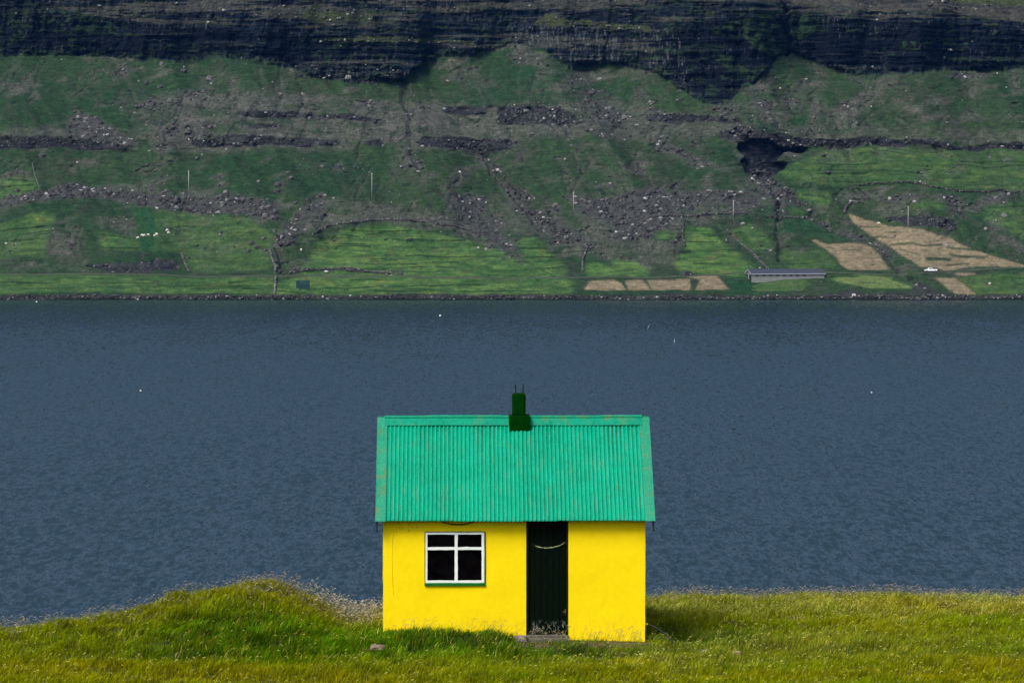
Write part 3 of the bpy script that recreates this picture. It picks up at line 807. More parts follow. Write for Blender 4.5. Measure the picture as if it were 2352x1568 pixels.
# ------------------------------------------------------------------ utility poles
M_pole = plain('pale_pole_wood', (.33, .33, .31), 0.8, 0.2, 0.1, 1.0, 0)
M_iron = plain('dull_iron', (.10, .10, .10), 0.6, 0.4, 0.2, 3.0, 0)
poles = [((432.8, 438.5), 387.5, 'leftmost pale utility pole, behind the left rubble band', .17),
         ((854.4, 455), 399.5, 'second pale utility pole from the left, above the round meadow', .17),
         ((1317.0, 492), 446.5, 'middle utility pole among the grey boulders', .15),
         ((1684.6, 501.5), 458, 'utility pole above the tall bright meadow and the barn', .17),
         ((2085.5, 525), 474.5, 'rightmost utility pole behind the large tan hayfield', .17)]
for (b_, ty, lb, rr) in poles:
    p = surf(*b_); hgt = (b_[1]-ty)/FPX*p.y
    e = empty('utility_pole', p); tag(e, lb, 'utility pole', 'utility poles across the far hillside')
    m = MB(); m.tube([(0,0,-0.5),(0,0,hgt*0.5),(0,0,hgt)], [rr, rr*0.9, rr*0.75], 8); m.build('post', M_pole, e, True)
    m = MB(); m.box(-0.55, 0.55, -0.06-rr, -rr, hgt-0.55, hgt-0.45); ca = m.build('crossarm', M_pole, e)
    for sx in (-0.5, 0.5):
        m = MB(); m.tube([(sx, -rr-0.03, hgt-0.45), (sx, -rr-0.03, hgt-0.30)], 0.05, 6); m.build('insulator', M_iron, ca)

# wire fence far left
M_fp = plain('grey_post_wood', (.16, .16, .15), 0.9, 0.2, 0.2, 1.0, 0)
fe = empty('wire_fence', surf(84, 415)); tag(fe, 'faint wire fence running down the slope at the far left', 'fence')
o0 = fe.location.copy(); fp = [surf(75+16*t*t*0.5+8*t, 382+56*t) for t in np.linspace(0, 1, 9)]
for p in fp:
    m = MB(); q = p-o0; m.tube([q, q+Vector((0,0,1.2))], 0.05, 6); m.build('fence_post', M_fp, fe)
m = MB()
for hh in (0.5, 0.9, 1.25): m.tube([p-o0+Vector((0,0,hh)) for p in fp], 0.03, 5)
m.build('fence_wire', M_fp, fe)

# ------------------------------------------------------------------ long barn
M_conc = plain('grey_concrete', (.19, .20, .20), 0.9, 0.2, 0.15, 0.7, 0)
M_sheetgrey = plain('pale_sheet_metal', (.26, .29, .33), 0.6, 0.3, 0.12, 0.8, 0)
M_slate = plain('slate_blue_roofing', (.040, .048, .066), 0.75, 0.15, 0.15, 0.8, 0)
M_dark = plain('dark_opening', (.02, .021, .024), 0.7, 0.2, 0.2, 1.0, 0)
fl = surf(1727, 648)
yaw = R(9)
bar = empty('long_barn', (fl.x, fl.y, fl.z - 0.4), yaw)
tag(bar, 'long low grey concrete barn with dark blue roof above the shore', 'barn')
Lb = 163/FPX*fl.y/math.cos(yaw)*1.04; Wb = 11.0
ez = at(1727, 629, fl.y).z - bar.location.z
rz_ = at(1722, 618.5, fl.y+5).z - bar.location.z
m = MB()
m.add([(0,0,-3),(Lb,0,-3),(Lb,0,ez),(0,0,ez),(0,Wb,-3),(Lb,Wb,-3),(Lb,Wb,ez),(0,Wb,ez),(0,Wb/2,rz_-0.15),(Lb,Wb/2,rz_-0.15)],
      [(0,1,2,3),(5,4,7,6),(1,5,6,9,2),(4,0,3,8,7)])
m.build('wall', M_conc, bar)
m = MB()
ov = 0.35
m.add([(-ov,-ov,ez-0.05),(Lb+ov,-ov,ez-0.05),(Lb+ov,Wb/2,rz_),(-ov,Wb/2,rz_),(-ov,Wb+ov,ez-0.05),(Lb+ov,Wb+ov,ez-0.05),
       (-ov,-ov,ez+0.13),(Lb+ov,-ov,ez+0.13),(Lb+ov,Wb/2,rz_+0.18),(-ov,Wb/2,rz_+0.18),(-ov,Wb+ov,ez+0.13),(Lb+ov,Wb+ov,ez+0.13)],
      [(6,7,8,9),(9,8,11,10),(0,3,2,1),(3,4,5,2),(0,1,7,6),(4,10,11,5),(0,6,9,3),(3,9,10,4),(1,2,8,7),(2,5,11,8)])
rf_ = m.build('roof', M_slate, bar)
m = MB(); m.box(-ov-0.01, Lb+ov+0.01, -ov-0.14, -ov-0.01, ez-0.28, ez+0.12); m.build('fascia_board', M_sheetgrey, rf_)
m = MB(); 
m.add([(-ov-0.06,-ov,ez-0.35),(-ov-0.06,Wb/2,rz_-0.3),(-ov-0.06,Wb+ov,ez-0.35),(-ov-0.06,Wb+ov,ez+0.16),(-ov-0.06,Wb/2,rz_+0.2),(-ov-0.06,-ov,ez+0.16)],[(0,5,4,1),(1,4,3,2)])
m.build('gable_board', M_sheetgrey, rf_)
for k in range(8):
    wx = 1.6 + k*Lb*0.0925
    m = MB(); m.box(wx, wx+1.25, -0.05, 0.1, ez-0.95, ez-0.42); m.build('window', M_dark, bar)
m = MB(); m.box(-0.05, 0.1, 0.8, Wb*0.45, -0.2, ez-0.4); m.build('barn_opening', M_dark, bar)
m = MB(); m.box(-0.06, 0.1, Wb*0.55, Wb-0.8, -0.2, ez-0.4); m.build('barn_opening', M_dark, bar)
m = MB(); m.box(-0.16, -0.02, Wb*0.46, Wb*0.54, -1, ez-0.35); m.build('door_post', M_sheetgrey, bar)
# grassy bank in front of the barn
bx, bz = [], []
gv, gf = [], []
nxx, nyy = 60, 16
q0 = surf(1705, 662); 
for j in range(nyy):
    for i in range(nxx):
        px = 1726 + 190*i/(nxx-1)
        t = j/(nyy-1)
        topy = np.interp(px, [1726,1745,1770,1800,1830,1850,1862,1875,1916], [656,651,646,642,641.5,642,647,652,655])
        base = surf(px, 668); 
        tp = at(px, topy, fl.y + (px-1727)/FPX*fl.y*math.tan(yaw) - 1.6)
        s_ = t**0.8
        p = base*(1-s_) + tp*s_
        p.z += 0.35*math.sin(math.pi*t) + 0.25*float(fbm(np.array([p.x/2.2]), np.array([t*4]), 3, 3)[0])*math.sin(math.pi*t)
        if t == 0: p.z -= 0.6
        gv.append(p[:])
    
for j in range(nyy-1):
    for i in range(nxx-1):
        a = j*nxx+i; gf.append((a, a+1, a+nxx+1, a+nxx))
gv = np.array(gv)
gc = C(.045,.085,.028) + C(.03,.02,.012)*fbm(gv[:,0]/4, gv[:,2]*1.5, 2, 4)[:,None]
o = np_mesh('grass_bank', gv, np.array(gf), None, M_hill, np.clip(gc, .01, 1), True); tag(o, kind='structure')

# culvert under the road
cu = road_at(2088)
m = MB(); e = empty('culvert', (cu.x, cu.y-2.6, cu.z-4.6)); tag(e, 'dark square culvert opening under the shore road at right', 'culvert')
m.box(-1.5,-0.95,-0.2,1.2,-1,4.2); m.box(0.95,1.5,-0.2,1.2,-1,4.2); m.box(-1.5,1.5,-0.25,1.2,3.6,4.3); m.build('culvert_frame', plain('mossy_concrete',(.10,.11,.09),.9,.2,.3,1.0,0), e)
m = MB(); m.box(-0.95,0.95,0.5,1.0,-1,3.6); m.build('culvert_opening', M_dark, e)

# ------------------------------------------------------------------ vehicles on the shore road
M_white = plain('white_car_paint', (.80,.82,.84), 0.35, 0.5, 0.04, 1.0, 0)
M_black = plain('black_car_paint', (.015,.016,.018), 0.35, 0.5, 0.1, 1.0, 0)
M_glass = plain('dark_car_glass', (.02,.024,.028), 0.1, 0.6, 0.1, 1.0, 0)
M_tyre = plain('tyre_rubber', (.02,.02,.02), 0.9, 0.2, 0.1, 1.0, 0)
M_rim = plain('grey_wheel_rim', (.35,.35,.36), 0.4, 0.5, 0.1, 1.0, 0)
def prism(prof, y0, y1):
    m = MB(); n = len(prof)
    m.add([(x, y0, z) for x, z in prof] + [(x, y1, z) for x, z in prof],
          [tuple(range(n)), tuple(reversed(range(n, 2*n)))] + [(i, i+n, (i+1) % n + n, (i+1) % n) for i in range(n)])
    return m
def car(loc, rz, paint, body, cab, glass, wheels, name, label, cat, wid=1.8):
    e = empty(name, loc, rz); tag(e, label, cat)
    prism(body, -wid/2, wid/2).build('body', paint, e, bevel=0.06)
    prism(cab, -wid/2+0.12, wid/2-0.12).build('cabin', paint, e, bevel=0.05)
    for s in (-1, 1):
        for g in glass:
            y = s*(wid/2-0.12)
            prism(g, y-0.02, y+0.02).build('side_window', M_glass, e)
    for wx in wheels:
        for s in (-1, 1):
            m = MB(); m.tube([(wx, s*(wid/2-0.22), 0.36), (wx, s*(wid/2+0.01), 0.36)], 0.36, 18); wh = m.build('wheel', M_tyre, e)
            m = MB(); m.tube([(wx, s*(wid/2), 0.36), (wx, s*(wid/2+0.03), 0.36)], 0.2, 12); m.build('rim', M_rim, wh)
    for s in (-1, 1):
        m = MB(); m.box(body[0][0]-0.02, body[0][0]+0.05, s*wid*0.36-0.14, s*wid*0.36+0.14, 0.68, 0.84); m.build('headlight', M_rim, e)
    return e
pk = road_at(2138)
car(pk, R(2), M_white,
    [(-2.6,0.42),(-2.6,0.92),(-1.3,1.08),(0.55,1.08),(2.55,1.08),(2.6,0.5),(2.1,0.36),(-2.1,0.36)],
    [(-1.25,1.02),(-0.65,1.72),(0.5,1.74),(0.72,1.02)],
    [[(-0.95,1.14),(-0.55,1.6),(-0.1,1.6),(-0.1,1.14)],[(0.02,1.14),(0.02,1.6),(0.42,1.6),(0.55,1.14)]], (-1.65, 1.65), 'pickup_truck', 'white pickup truck parked on the shore road at far right', 'pickup truck', 1.85)
ck = road_at(1578)
car(ck, R(1), M_black,
    [(-2.05,0.4),(-2.05,0.85),(-1.1,0.98),(1.8,1.0),(2.05,0.9),(2.05,0.4),(1.7,0.32),(-1.7,0.32)],
    [(-1.1,0.94),(-0.45,1.46),(1.2,1.46),(1.85,0.94)],
    [[(-0.8,1.04),(-0.38,1.36),(0.3,1.36),(0.3,1.04)],[(0.4,1.04),(0.4,1.36),(1.12,1.36),(1.5,1.04)]], (-1.3, 1.3), 'parked_car', 'small black car on the shore road left of the barn', 'car', 1.7)

# ------------------------------------------------------------------ sheep
M_fleece = plain('white_fleece', (.68,.66,.60), 0.95, 0.1, 0.1, 4.0, 0)
def skin_mesh(name, vs, es, rs, mat, lvl=2, root=0):
    me = bpy.data.meshes.new(name); me.from_pydata(vs, es, []); me.update()
    o = bpy.data.objects.new(name, me); COL.objects.link(o); me.materials.append(mat)
    sk = o.modifiers.new('skin', 'SKIN'); sk.use_smooth_shade = True
    if not me.skin_vertices:
        bpy.context.view_layer.objects.active = o
    for i, r_ in enumerate(rs):
        me.skin_vertices[0].data[i].radius = (r_, r_) if not isinstance(r_, tuple) else r_
        me.skin_vertices[0].data[i].use_root = (i == root)
    ss = o.modifiers.new('sub', 'SUBSURF'); ss.levels = lvl; ss.render_levels = lvl
    dg = bpy.context.evaluated_depsgraph_get()
    m2 = bpy.data.meshes.new_from_object(o.evaluated_get(dg)); o.modifiers.clear(); o.data = m2
    m2.polygons.foreach_set('use_smooth', [True]*len(m2.polygons))
    return o
sv = [(0,0,.62),(-.35,0,.64),(.35,0,.62),(-.50,0,.60),(-.66,0,.36),(-.78,0,.16),
      (-.34,.14,.34),(-.34,.14,.02),(-.34,-.14,.34),(-.34,-.14,.02),(.36,.14,.36),(.38,.14,.18),(.36,.14,.02),(.36,-.14,.36),(.38,-.14,.18),(.36,-.14,.02)]
se = [(0,1),(0,2),(1,3),(3,4),(4,5),(1,6),(6,7),(1,8),(8,9),(2,10),(10,11),(11,12),(2,13),(13,14),(14,15)]
sr = [.30,.27,.28,.18,.10,.06,.08,.05,.08,.05,.10,.055,.045,.10,.055,.045]
sheep0 = skin_mesh('sheep', sv, se, sr, M_fleece)
spots = [(q5(945,574),0),(q5(970,556),0),(q5(988,558),0),(q5(1012,554),0),(q5(1062,563),1),(q5(1070,548),1),(q5(1145,521),2),(q5(1150,534),2)]
lbls = ['white sheep grazing in the row inside the dark green paddock', 'white sheep of the pair just right of the dark green paddock', 'white sheep of the pair farther up right of the paddock']
first = True
for (pt, k), rz in zip(spots, (0.3, 2.9, 0.1, 3.4, 0.8, 2.6, 0.2, 3.0)):
    s_ = sheep0 if first else sheep0.copy()
    if not first: COL.objects.link(s_)
    first = False
    s_.location = surf(*pt); s_.rotation_euler = (0, 0, rz); s_.scale = (1.1,)*3
    tag(s_, lbls[k], 'sheep', 'sheep on the far hillside')
for pt, lb in ((q7(1425,432), 'single white sheep on the green gap at the top of the large tan hayfield'), (q5(2060,655), 'single white sheep low on the left side of the round meadow'), (q7(2135,825), 'single white sheep near the shore at the far right'), (q6(905,128), 'single white sheep high on the green slope above the middle')):
    s_ = sheep0.copy(); COL.objects.link(s_); s_.location = surf(*pt); s_.scale = (1.1,)*3; s_.rotation_euler = (0, 0, rng.uniform(0, 6))
    tag(s_, lb, 'sheep', 'sheep on the far hillside')

# ------------------------------------------------------------------ person in the hayfield
M_skin = plain('skin', (.45,.28,.20), 0.6, 0.3, 0.05, 5.0, 0)
M_red = plain('dull_red_jacket', (.22,.035,.03), 0.9, 0.1, 0.1, 5.0, 0)
M_trou = plain('dark_trousers', (.03,.03,.04), 0.9, 0.1, 0.1, 5.0, 0)
pe = surf(*q7(1377, 632))
pv = [(0,0,.95),(0,0,1.15),(0,0,1.40),(0,0,1.52),(0,-.02,1.64),(0,-.02,1.74),(-.17,0,1.40),(-.27,-.03,1.14),(-.24,-.14,.92),(-.23,-.17,.84),(.17,0,1.40),(.28,-.02,1.14),(.27,-.12,.92),(.26,-.16,.84),
      (-.10,0,.88),(-.13,-.04,.50),(-.14,.03,.09),(-.14,-.10,.04),(.10,0,.88),(.12,.02,.50),(.14,.08,.09),(.14,-.05,.04)]
pe_e = [(0,1),(1,2),(2,3),(3,4),(4,5),(2,6),(6,7),(7,8),(8,9),(2,10),(10,11),(11,12),(12,13),(0,14),(14,15),(15,16),(16,17),(0,18),(18,19),(19,20),(20,21)]
pr = [.15,.14,.15,.06,.10,.07,.065,.048,.035,.035,.065,.048,.035,.035,.09,.065,.045,.04,.09,.065,.045,.04]
per = skin_mesh('person', pv, pe_e, pr, M_trou)
per.location = pe; tag(per, 'person in dull red top standing in the smaller tan hayfield', 'person')
jk = skin_mesh('jacket', [(0,0,.98),(0,0,1.15),(0,0,1.42),(-.17,0,1.41),(-.28,-.03,1.14),(-.25,-.13,.95),(.17,0,1.41),(.29,-.02,1.14),(.28,-.11,.95)], [(0,1),(1,2),(2,3),(3,4),(4,5),(2,6),(6,7),(7,8)], [.175,.165,.165,.085,.065,.05,.085,.065,.05], M_red)
jk.parent = per
hd = skin_mesh('head_skin', [(0,-.03,1.56),(0,-.03,1.65),(0,-.03,1.74)], [(0,1),(1,2)], [.085,.112,.085], M_skin); hd.name = 'face'; hd.parent = per

# ------------------------------------------------------------------ water
M_water, nt, b = newmat('sea_water')
g = nt.nodes.new('ShaderNodeNewGeometry')
def wv(scl, rot=0.0):
    mp = nt.nodes.new('ShaderNodeMapping'); mp.inputs['Scale'].default_value = scl; mp.inputs['Rotation'].default_value = (0, 0, rot)
    nt.links.new(g.outputs['Position'], mp.inputs['Vector']); return mp.outputs['Vector']
def ncol(vec, detail, rough):
    n = nt.nodes.new('ShaderNodeTexNoise'); n.inputs['Scale'].default_value = 1.0; n.inputs['Detail'].default_value = detail; n.inputs['Roughness'].default_value = rough; n.inputs['Distortion'].default_value = 0.3
    nt.links.new(vec, n.inputs['Vector'])
    v = nt.nodes.new('ShaderNodeVectorMath'); v.operation = 'SUBTRACT'; nt.links.new(n.outputs['Color'], v.inputs[0]); v.inputs[1].default_value = (.5, .5, .5); return v.outputs[0]
def vm(op, a_, b_):
    v = nt.nodes.new('ShaderNodeVectorMath'); v.operation = op; nt.links.new(a_, v.inputs[0])
    if isinstance(b_, tuple): v.inputs[1].default_value = b_
    else: nt.links.new(b_, v.inputs[1])
    return v.outputs[0]
wA = vm('MULTIPLY', ncol(wv((1.15, 0.24, 1), R(3)), 4.0, 0.7), (0.45, 0.95, 0))
wB = vm('MULTIPLY', ncol(wv((0.05, 0.012, 1), R(-4)), 4.0, 0.6), (0.08, 0.14, 0))
wC = vm('MULTIPLY', ncol(wv((2.6, 0.75, 1), R(9)), 3.0, 0.6), (0.35, 0.50, 0))
sm_ = vm('ADD', vm('ADD', vm('ADD', wA, wB), wC), (0, -0.21, 0))
sxyz = nt.nodes.new('ShaderNodeSeparateXYZ'); nt.links.new(g.outputs['Position'], sxyz.inputs[0])
lee = nt.nodes.new('ShaderNodeMapRange'); nt.links.new(sxyz.outputs['Y'], lee.inputs[0]); lee.inputs[1].default_value = 1285; lee.inputs[2].default_value = 820; lee.inputs[3].default_value = 0.55; lee.inputs[4].default_value = 1.0
cxyz = nt.nodes.new('ShaderNodeCombineXYZ')
for k_i in range(2): nt.links.new(lee.outputs[0], cxyz.inputs[k_i])
sm_ = vm('MULTIPLY', sm_, cxyz.outputs[0])
nn_ = vm('NORMALIZE', vm('ADD', sm_, (0.0, 0.0, 1.0)), (0, 0, 0))
nt.links.new(nn_, b.inputs['Normal'])
b.inputs['Base Color'].default_value = (.010, .025, .032, 1); b.inputs['Roughness'].default_value = 0.12; b.inputs['IOR'].default_value = 1.33
m = MB()
xs2 = np.linspace(-2600, 2600, 27); ys2 = np.linspace(90, 1600, 17)
m.add([(x, y, 0) for y in ys2 for x in xs2], [(j*27+i, j*27+i+1, (j+1)*27+i+1, (j+1)*27+i) for j in range(16) for i in range(26)])
tag(m.build('water', M_water), kind='structure')

# birds and buoys ------------------------------------------------------
M_gull = plain('white_feathers', (.75,.76,.76), 0.8, 0.2, 0.05, 3.0, 0)
def gull_(px0, py0, px1, py1, Y, label):
    """wing tips at the two picture points, banked hard in flight"""
    a, b2 = at(px0, py0, Y), at(px1, py1, Y+0.3)
    c = (a+b2)/2; w_ = (b2-a)/2; u = w_.normalized(); f = Vector((0.25, 0.95, 0.1)); f = (f-u*f.dot(u)).normalized(); n = u.cross(f)
    e = empty('seagull', c); tag(e, label, 'gull', 'gulls over the water')
    m = MB(); m.tube([f*-0.26, f*-0.16, f*0.0, f*0.14, f*0.22, f*0.30], [.02,.055,.085,.06,.05,.012], 8); bd = m.build('body', M_gull, e, True)
    for s in (-1, 1):
        L_ = w_.length
        P = [(0.04, 0.12, 0.0), (0.45, 0.10, 0.07), (1.0, -0.06, 0.02)]
        T = [0.16, 0.15, 0.04]
        vs = []
        for (t, fo, up), ch in zip(P, T):
            c0 = u*s*t*L_ + f*fo*0.6 + n*up*0.6
            vs += [c0 + f*ch*0.5 + n*0.012, c0 - f*ch*0.5 + n*0.004, c0 - f*ch*0.5 - n*0.010, c0 + f*ch*0.5 - n*0.012]
        fs = []
        for k in (0, 4): fs += [(k, k+1, k+5, k+4), (k+1, k+2, k+6, k+5), (k+2, k+3, k+7, k+6), (k+3, k, k+4, k+7)]
        fs += [(0,3,2,1), (8,9,10,11)]
        m = MB(); m.add(vs, fs); m.build('wing', M_gull, e)
gull_(1492.5, 743, 1486.5, 756, 620, 'white gull banking steeply over the water, upper left one of the pair')
gull_(1549.5, 775, 1548, 791, 560, 'white gull with wings nearly upright, lower right one of the pair')
M_buoy = plain('white_buoy_plastic', (.75,.76,.74), 0.5, 0.4, 0.05, 3.0, 0)
for (px, py, r_, lb) in ((1011, 726, 0.42, 'small white buoy on the water near the middle'), (323, 898, 0.22, 'tiny white buoy on open water at left'), (84, 694, 0.35, 'small white buoy close under the far shore at left'), (2002, 902, 0.18, 'tiny pale buoy on open water at right')):
    Y = CAMZ / -ray(px, py)[1]; p = at(px, py, Y)
    m = MB(); prof = [(-.6,.25),(-.35,.75),(0,1),(.4,.85),(.75,.45),(1.0,.15)]
    m.tube([(0,0,z*r_) for z, q in prof], [q*r_ for z, q in prof], 12)
    e = m.build('buoy', M_buoy, None, True, loc=(p.x, p.y, r_*0.3)); tag(e, lb, 'buoy', 'buoys on the fjord')
    m = MB(); m.tube([(0,0,r_*0.95),(0,0,r_*1.5)], r_*0.08, 6); m.build('buoy_eye', M_iron, e)

# ================================================================== NEAR KNOLL
crest_px = [(-900,1500,57),(-300,1480,59),(0,1466,60.0),(100,1448,60.4),(200,1432,60.8),(300,1415,61.2),(400,1391,61.5),(480,1370,61.8),(550,1356,62),(620,1360,62.2),(690,1380,62.6),(750,1408,63),(810,1432,63.3),(880,1436,63.6),(1000,1420,65),(1250,1395,66.5),(1482,1398,67),(1600,1387,67),(1750,1380,67),(1900,1376,67),(2100,1376,67),(2352,1375,67),(2700,1365,66),(3300,1380,64)]
cX = np.array([at(a, b_, c_).x for a, b_, c_ in crest_px]); cZ = np.array([at(a, b_, c_).z for a, b_, c_ in crest_px]); cY = np.array([c_ for a, b_, c_ in crest_px], float)
HX0, HX1 = at(880, 1400, 60).x, at(1482, 1400, 60).x
def ground(X, Y):
    X = np.asarray(X, float); Y = np.asarray(Y, float)
    zc = np.interp(X, cX, cZ); yc = np.interp(X, cX, cY)
    zc = zc + 0.05*fbm(X/1.3, X*0+3, 2, 3)
    zf = 37.30 + 0.006*X
    t = np.clip((Y-55.5)/(yc-55.5), 0, 1)
    md = np.exp(-((X+4.9)/2.6)**2)
    s = t**(1.25+0.9*md)
    z = zf + (zc-zf)*(s*s*(3-2*s)*0.5+s*0.5)
    dn = np.maximum(Y-yc, 0)
    z = z - np.where(dn < 1.5, 0.17*dn*dn, 0.3825+0.51*(dn-1.5))
    up = np.maximum(38-Y, 0); z = z + 0.21*up*sstep(0, 12, up)
    # level platform for the hut, banked grass at its left front
    inh = sstep(-3.3,-2.3,X)*sstep(3.6,2.6,X)*sstep(58.6,59.6,Y)*sstep(65.5,63.8,Y)
    z = z*(1-inh) + 37.42*inh
    z = z + 0.17*sstep(-4.5,-2.0,X)*sstep(0.05,-0.5,X)*np.exp(-((Y-59.5)/0.75)**2)
    # hollow right of the hut, with a low bank beyond
    z = z - 0.20*np.exp(-((X-3.4)/0.9)**2-((Y-61.2)/1.1)**2) + 0.10*np.exp(-((X-4.8)/1.6)**2-((Y-62.6)/0.6)**2)
    z = z - 0.14*np.exp(-((X-5.2)/1.4)**2-((Y-58.9)/0.35)**2) - 0.26*np.exp(-((X+6.0)/0.8)**2-((Y-57.9)/0.30)**2) - 0.24*np.exp(-((X+3.8)/0.6)**2-((Y-57.9)/0.28)**2) - 0.16*np.exp(-((X+4.6)/1.4)**2-((Y-59.0)/0.35)**2) - 0.14*np.exp(-((X-1.6)/0.6)**2-((Y-58.7)/0.3)**2)
    near = sstep(45, 50, Y)*sstep(72, 66, Y)
    z = z + near*md*0.16*fbm(X/0.8, Y/0.6, 2, 3)
    z = z + near*(0.11*fbm(X/1.1, Y/0.8, 1, 4) + 0.07*fbm(X/3.1, Y/2.2, 4, 2) + 0.05*fbm(X/0.38, Y/0.33, 6, 2))*(1-0.85*inh)
    z = np.maximum(z, -3)
    return z
gx = np.concatenate([np.linspace(-160, -16, 50, endpoint=False), np.arange(-16, 16, 0.09), np.linspace(16, 160, 50)])
gy = np.concatenate([np.linspace(-30, 50, 50, endpoint=False), np.arange(50, 71, 0.09), np.linspace(71, 170, 50)])
QX, QY = np.meshgrid(gx, gy); QZ = ground(QX, QY)
n_r, n_c = QX.shape; idx = np.arange(n_r*n_c).reshape(n_r, n_c)
q_ = np.stack([idx[:-1,:-1], idx[:-1,1:], idx[1:,1:], idx[1:,:-1]], -1).reshape(-1, 4)
def grass_tone(X, Y):
    """0..1 weights by place: lush, straw"""
    n = fbm(X/1.6, Y/1.0, 3, 4); n2 = fbm(X/0.5, Y/0.35, 6, 3)
    md = np.exp(-((X+4.2)/2.9)**2-((Y-59.3)/2.0)**2)
    hf = sstep(-3.4,-2,X)*sstep(2.4,0.6,X)*np.exp(-((Y-59.2)/0.9)**2)
    hr = np.exp(-((X-3.7)/1.2)**2-((Y-60.8)/1.3)**2)
    lush = np.clip(1.35*md + 0.95*hf + 0.9*hr + 0.35*n + 0.15*n2, 0, 1)
    straw = sstep(62.2, 65.2, Y)*sstep(2.2, 3.2, X)*(0.75+0.5*n)
    straw = np.maximum(straw, 0.65*np.exp(-((X+2.9)/0.75)**2)*sstep(60.6,62.2,Y))
    straw = np.maximum(straw, 0.75*np.exp(-((X-4.8)/1.8)**2-((Y-60.6)/1.4)**2)*(0.5+n+n2))
    straw = np.maximum(straw, 0.5*np.exp(-((X-3.0)/1.6)**2-((Y-57.8)/0.7)**2)*(0.6+n+n2))
    return lush, np.clip(straw, 0, 1)
lu, sw = grass_tone(QX, QY)
gcol = lay(np.zeros(QX.shape+(3,))+C(.060,.062,.012), C(.030,.045,.010), lu)
gcol = lay(gcol, C(.12,.10,.045), sw*0.7)
bare = np.exp(-((QX-2.0)/1.1)**2-((QY-59.7)/0.22)**2) + np.exp(-((QX-0.3)/0.7)**2-((QY-59.6)/0.35)**2)
gcol = lay(gcol, C(.12,.09,.065), bare)
M_soil = attr_mat('turf_soil', vscale=9.0, vary=0.35, bscale=18.0, bstr=0.6, bdist=0.04)
o = np_mesh('ground', np.stack([QX, QY, QZ], -1).reshape(-1, 3), q_, None, M_soil, gcol.reshape(-1, 3), True); tag(o, kind='structure')

# grass blades ---------------------------------------------------------
M_grass = attr_mat('grass_blades', rough=0.9, spec=0.01, vary=0, bstr=0, transl=0.30)
def blades(n, xr, yr, clumpy=True):
    X = rng.uniform(*xr, n); Y = rng.uniform(*yr, n)
    if clumpy:
        k = n//14
        cx_ = rng.uniform(*xr, k); cy_ = rng.uniform(*yr, k)
        j = rng.integers(0, k, n); sel = rng.random(n) < 0.6
        X = np.where(sel, cx_[j] + rng.normal(0, 0.05, n), X); Y = np.where(sel, cy_[j] + rng.normal(0, 0.05, n), Y)
    return X, Y
NB = 430000
X, Y = blades(NB, (-11.2, 11.2), (53.6, 68.4))
X2, Y2 = blades(26000, (-18, 18), (46, 53.6)); X3, Y3 = blades(26000, (-18, -11.2), (53.6, 68)); X4, Y4 = blades(26000, (11.2, 18), (53.6, 68))
X = np.concatenate([X, X2, X3, X4]); Y = np.concatenate([Y, Y2, Y3, Y4])
keep = (Y < np.interp(X, cX, cY) + 1.3)
keep &= ~((X > HX0-0.02) & (X < HX1+0.02) & (Y > 59.97) & (Y < 63.6))
keep &= ~((X > 0.2) & (X < 1.12) & (Y > 59.6) & (Y < 60.1) & (rng.random(len(X)) < 0.93))          # door step
keep &= ~((Y > 59.35) & (Y < 60.05) & (X > 1.1) & (X < 2.6) & (rng.random(len(X)) < 0.65))
X, Y = X[keep], Y[keep]; n = len(X)
lu, sw = grass_tone(X, Y)
Z = ground(X, Y) - 0.01
hn = fbm(X/0.9, Y/0.7, 5, 3) + 1.1*fbm(X/0.30, Y/0.26, 0, 2)
Hb = (0.105 + 0.04*rng.random(n) + 0.06*lu + 0.03*sw)*np.clip(1+0.5*hn, 0.3, 2.2)*rng.uniform(0.5, 1.35, n)
nearwall = (X > HX0-0.2) & (X < HX1+0.2) & (Y > 59.2) & (Y < 60.0)
Hb = np.where(nearwall, Hb*np.where(X < 0, 0.75, 0.55), Hb)
wd = rng.uniform(0.0035, 0.0075, n)*(1+0.3*lu)
ang = rng.uniform(0, 2*np.pi, n)
wx = np.cos(ang)*wd; wy = np.sin(ang)*wd
gust = 0.5 + 0.35*fbm(X/2.0, Y/1.5, 7, 3)
lx = gust + 0.45*rng.normal(0, 1, n); ly = -0.10 + 0.40*rng.normal(0, 1, n)
lx *= Hb*0.75; ly *= Hb*0.75
B = np.stack([X, Y, Z], -1)
mid = B + np.stack([lx*0.30, ly*0.30, Hb*0.60], -1)
tip = B + np.stack([lx*1.0, ly*1.0, Hb*(1.0 - 0.15*np.minimum(np.hypot(lx, ly)/Hb, 2))], -1)
Wv = np.stack([wx, wy, wx*0], -1)
V = np.stack([B-Wv, B+Wv, mid+Wv*0.8, mid-Wv*0.8, tip], 1)
base = (np.arange(n)*5)[:, None]
Q = base + np.array([[0,1,2,3]]); T = base + np.array([[3,2,4]])
r1 = rng.random(n)[:, None]
cA = C(.175,.262,.001); cB = C(.270,.255,.001); cL = C(.062,.170,.002); cS = C(.46,.42,.09)
bn_ = np.clip(0.5+0.9*fbm(X/2.3, Y/1.4, 2, 4), 0, 1)[:, None]
cb = cA*(1-bn_) + cB*bn_
cb = lay(cb, cL, lu*0.85)
tuft_and_shade = sum(np.exp(-((X-a_)/c_)**2-((Y-b_)/d_)**2) for a_, b_, c_, d_ in ((3.2,61.0,.75,.8),(4.1,60.4,.7,.4),(0.9,59.0,.55,.28),(-3.9,58.0,.9,.3),(-5.8,58.1,1.0,.3),(-4.7,59.2,1.3,.4),(-0.9,59.3,.5,.25),(2.4,58.9,.5,.2),(5.6,59.0,.8,.2)))  # dark green tufts, plus shade of the hollows put into the blade colour
tuft_and_shade = np.clip(tuft_and_shade*(1+1.2*fbm(X/0.4, Y/0.3, 2, 3)), 0, 1)
